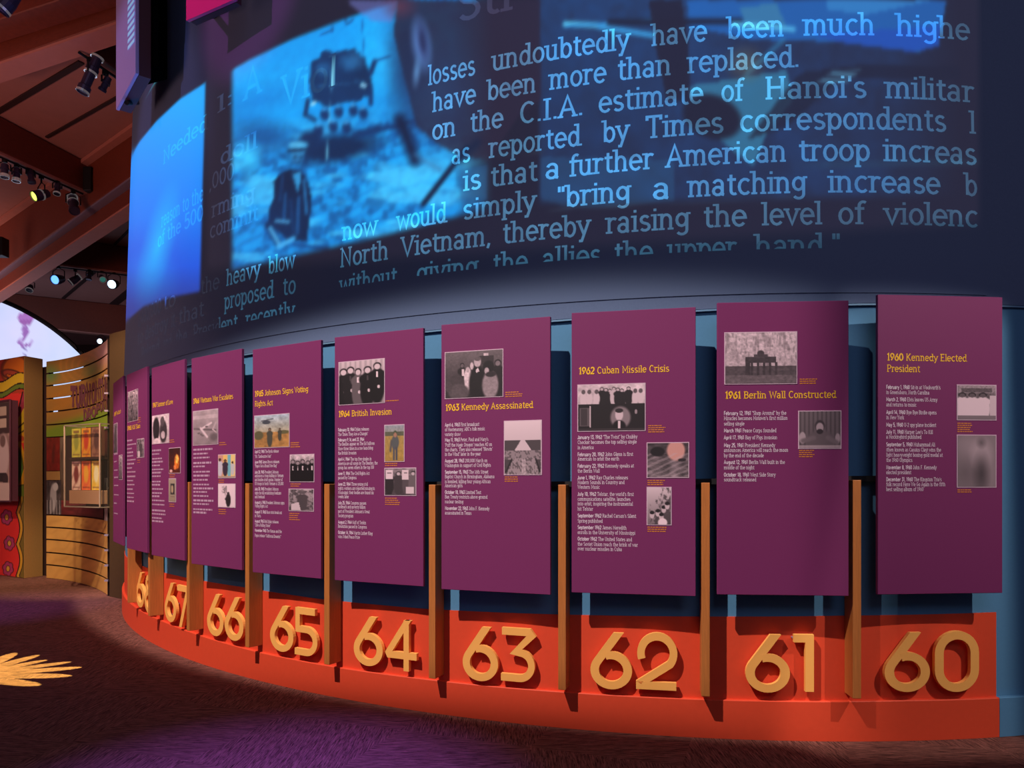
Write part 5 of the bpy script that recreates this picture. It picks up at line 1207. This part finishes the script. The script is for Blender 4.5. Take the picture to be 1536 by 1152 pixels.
# dark backing, leaving the top slots open at the left so the lit screen shows through
for z0, z1, xs0 in ((zl(570), zl(552), 122), (zl(588), zl(570), 118), (zl(608), zl(588), 103), (zl(628), zl(608), 84), (zl(662), zl(628), 70)):
    bay_strip(bayx(xs0), 1, z0, z1, -.03, .02, M_BATT, 'backing_board')
bay_strip(0, 1, 0.005, zl(662), -.03, .02, M_BATT, 'backing_board')
# middle band of pictures
def bay_picture(px0, px1, v0, v1, paint, name, off=.0, lab=None):
    s0, s1 = bayx(px0), bayx(px1); nx, ny = 30, 40; V = []; gx_, gy_ = np.meshgrid(np.linspace(0, 1, nx+1), np.linspace(0, 1, ny+1))
    for a, b_ in zip(gx_.ravel(), gy_.ravel()):
        p_ = bay(s0+(s1-s0)*a, off); V.append((p_.x, p_.y, zl(v0)+(zl(v1)-zl(v0))*b_))
    P_ = Pic(gx_, gy_, (0, 0, 0)); paint(P_); Fc = [(r*(nx+1)+c, (r+1)*(nx+1)+c, (r+1)*(nx+1)+c+1, r*(nx+1)+c+1) for r in range(ny) for c in range(nx)]
    o = mk(name, V, Fc, M_PRINT, bayr, cols=P_.lin().reshape(-1, 3)); 
    if lab: tag(o, lab)
def pa(P_): P_.grad(0, (120, 36, 26), 1, (110, 26, 20)); P_.noise(7, .6, 3); P_.el(.5, .5, .12, .4, (80, 30, 24), 10, .5, .7)
def pb_(P_): P_.grad(0, (60, 50, 52), 1, (70, 60, 62)); P_.noise(9, 1.3, 5); P_.el(.45, .5, .22, .4, (150, 140, 142)); P_.el(.6, .2, .18, .12, (170, 160, 160)); P_.el(.3, .75, .12, .25, (120, 110, 112)); P_.mix((np.sin(P_.X*30) > .5)*(P_.Y > .6)*.5, (190, 180, 180))
def pc_(P_): P_.grad(0, (120, 100, 80), 1, (60, 44, 36)); P_.noise(9, .9, 8)
def pd_(P_): P_.grad(0, (120, 40, 44), 1, (90, 30, 30)); P_.noise(5, .6, 2)
def pe_(P_): P_.grad(0, (190, 180, 176), 1, (170, 160, 156)); P_.noise(10, .9, 6); P_.el(.3, .3, .3, .2, (90, 70, 66))
bay_picture(70, 90, 657, 706, pa, 'back_photo', .002, 'dark red printed picture'); bay_picture(70, 92, 720, 771, pb_, 'back_photo', .002, 'black and white picture of musicians'); bay_picture(90, 97, 657, 771, pc_, 'back_photo', .002)
bay_picture(92, 155, 750, 771, pd_, 'back_photo', .002); bay_picture(150, 163, 656, 725, pd_, 'back_photo', .003); bay_picture(157, 163, 718, 775, pe_, 'back_photo', .006, 'pale portrait strip')
bay_strip(0, bayx(90), zl(720), zl(707), .012, .02, M_TAN, 'shelf_rail')
# lettering on the slats
def bay_text(s, pts, label):
    """pts: list of (px, baseline v, cap height px) per letter, running up to the right"""
    V = []; Fc = []
    for ch, (x0, x1, vb, vt) in zip(s, pts):
        v2, f2, w2 = text2d(ch, .12, True)
        s0, s1 = bayx(x0), bayx(x1); k = len(V)
        for a, b_ in v2:
            ss = s0+(s1-s0)*a/w2; p_ = bay(ss, .018); zb = EYE+(HV-vb)*p_.y/F; zt_ = EYE+(HV-vt)*p_.y/F; V.append((p_.x, p_.y, zb+(zt_-zb)*b_))
        Fc += [tuple(i+k for i in q) for q in f2]
    mk('lettering', V, Fc, mat('plum_lettering', (112, 58, 66), .7), bayr)
bay_text('TURN', [(108, 115, 609, 581), (115, 123, 610, 580), (123, 131, 610, 579), (131, 138, 608, 577)], '')
bay_text('ON', [(139, 145, 604, 576), (145, 151, 600, 573)], ''); bay_text('TUN', [(150, 155, 597, 570), (155, 160, 596, 566), (160, 164, 594, 563)], '')
bay_text('DROP', [(127, 133, 630, 615), (133, 139, 629, 613), (139, 146, 625, 610), (146, 152, 620, 606)], ''); bay_text('OUT', [(152, 156, 616, 602), (156, 160, 614, 598), (160, 164, 613, 596)], '')
# end post with brackets and dark upright
v, f = prism([bay(1, .02)+Vector((0, 0, .005)), bay(1.012, .02)+Vector((0, 0, .005)), bay(1.012, .02)+Vector((0, 0, zl(543))), bay(1, .02)+Vector((0, 0, zl(543)))], Vector((.02, .10, 0))); mk('end_post', v, f, M_BATT, bayr)
for v_ in (790, 809, 828, 847, 612, 634, 655, 590):
    c = bay(1.014, .035)+Vector((0, 0, zl(v_))); mk('clip', *box(tuple(c), (.05, .03, .025)), M_STEEL, bayr)
cp = empty('end_column', (-5.35, 10.0, 0), 'dark brown column between the slatted bay and drum wall', 'column')
pcl, pcr = at(164, 900, 10.05), at(189, 900, 9.75); Zt = EYE+(HV-500)/F*10
pcl.z = pcr.z = 0
v, f = prism([pcl, pcr, pcr+Vector((0, 0, Zt)), pcl+Vector((0, 0, Zt))], Vector((.05, .4, 0))); bevel(mk('shaft', v, f, M_DKB, cp), .006)
up_ = empty('dark_upright', (-7.75, 12.3, 0), 'black upright post between partition and slatted bay', 'post')
pcl, pcr = at(63, 860, 12.35), at(73.5, 860, 12.25); pcl.z = pcr.z = 0
v, f = prism([pcl, pcr, pcr+Vector((0, 0, zl(546))), pcl+Vector((0, 0, zl(546)))], Vector((-.05, .2, 0))); bevel(mk('post', v, f, M_BATT, up_), .004)

# display case with six posters
YC = 10.35
dc = empty('display_case', tuple(at(120, 765, YC)), 'glass display case of posters standing out from the slatted bay', 'display case')
def cpt(u, v_, dy=0): return at(u, v_, YC-.45*(u-95)/60+dy)
TLc, TRc, BRc, BLc = cpt(97, 641), cpt(150, 633), cpt(150, 764), cpt(97, 757)
ztc = (TLc.z+TRc.z)/2; zbc = (BRc.z+BLc.z)/2
for p_ in (TLc, TRc): p_.z = ztc
for p_ in (BRc, BLc): p_.z = zbc
dd = (TRc-TLc).normalized(); nb = Vector((-dd.y, dd.x, 0)); 
if nb.y < 0: nb = -nb
dep = .30
v, f = prism([BLc+nb*dep, BRc+nb*dep, TRc+nb*dep, TLc+nb*dep], nb*.02); mk('back_panel', v, f, mat('case_back', (96, 52, 40), .7), dc)
edges = []
Q = [BLc, BRc, TRc, TLc]; Qb = [q+nb*dep for q in Q]
for i in range(4): edges += [tube([Q[i], Q[(i+1) % 4]], .012, 4), tube([Q[i], Qb[i]], .012, 4)]
mk('case_frame', *join(*edges), mat('brushed_edge', (170, 150, 130), .4, .4), dc)
v, f = prism([BLc, BRc, TRc, TLc], nb*.004); mk('front_glass', v, f, M_GLASS, dc)
v, f = prism([BRc, BRc+nb*dep, TRc+nb*dep, TRc], -dd*.004); mk('side_glass', v, f, M_GLASS, dc)
hb = (752-735)/F*YC
Lc, Rc = BLc+dd*.02+nb*.05, BRc-dd*.10+nb*.05
v, f = prism([Lc+Vector((0, 0, .04)), Rc+Vector((0, 0, .04)), Rc+Vector((0, 0, (ztc-zbc)*.20)), Lc+Vector((0, 0, (ztc-zbc)*.20))], nb*.22); bevel(mk('plinth_block', v, f, mat('tan_plinth', (176, 130, 96), .7), dc), .004)
zs_ = Vector((0, 0, 1))
mk('shelf', *prism([Lc+zs_*(ztc-zbc)*.58, Rc+zs_*(ztc-zbc)*.58, Rc+zs_*((ztc-zbc)*.605), Lc+zs_*((ztc-zbc)*.605)], nb*.20), mat('case_shelf', (60, 34, 30), .6), dc)
POST = [((206, 190, 70), (150, 150, 60), 'yellow-green poster, top left in the glass case'), ((226, 150, 40), (200, 60, 30), 'orange poster, top centre in the glass case'), ((150, 100, 80), (90, 50, 50), 'brown poster, top right in the glass case'),
        ((240, 200, 180), (130, 50, 50), 'pale pink poster, bottom left in the glass case'), ((246, 110, 60), (250, 180, 60), 'red-orange poster, bottom centre in the glass case'), ((246, 196, 60), (250, 236, 190), 'yellow poster, bottom right in the glass case')]
for i, (c1, c2, lab) in enumerate(POST):
    r, c = divmod(i, 3); Wc = (Rc-Lc).length; w_ = Wc/3*.90; x0 = Lc+dd*(Wc/3*c+Wc*.02)+nb*(.03); h_ = (ztc-zbc)*.355
    z0 = Vector((0, 0, (ztc-zbc)*(.205 if r == 1 else .61)))
    nx, ny = 14, 22; gx_, gy_ = np.meshgrid(np.linspace(0, 1, nx+1), np.linspace(0, 1, ny+1)); P_ = Pic(gx_, gy_, c1); P_.el(.5, .45, .26, .30, c2, 0, .2); P_.mix(np.clip(np.sin(gx_*9+gy_*14+2*i)-.2, 0, 1)*.5, c2); P_.rc(.15, .08, .85, .14, (90, 40, 40), .6); P_.rc(.1, .9, .9, .94, (90, 40, 40), .5)
    V = [x0+dd*(w_*a)+Vector((0, 0, h_*(1-b_)))+z0 for a, b_ in zip(gx_.ravel(), gy_.ravel())]
    Fc = [(q*(nx+1)+s, (q+1)*(nx+1)+s, (q+1)*(nx+1)+s+1, q*(nx+1)+s+1) for q in range(ny) for s in range(nx)]
    k_ = len(V); Vb = [x0+z0+nb*.008, x0+dd*w_+z0+nb*.008, x0+dd*w_+z0+Vector((0, 0, h_))+nb*.008, x0+z0+Vector((0, 0, h_))+nb*.008]
    cl = np.vstack([P_.lin().reshape(-1, 3), np.tile(s2l((120, 90, 70)), (4, 1))]); Fc.append((k_, k_+3, k_+2, k_+1))
    po = mk('poster', V+Vb, Fc, M_PRINT, None, cols=cl); tag(po, lab, 'poster', 'posters in the glass case')
print('objects', len(bpy.data.objects), 'tris~', sum(len(o.data.loop_triangles) if False else sum(len(p.vertices)-2 for p in o.data.polygons) for o in bpy.data.objects if o.type == 'MESH'))
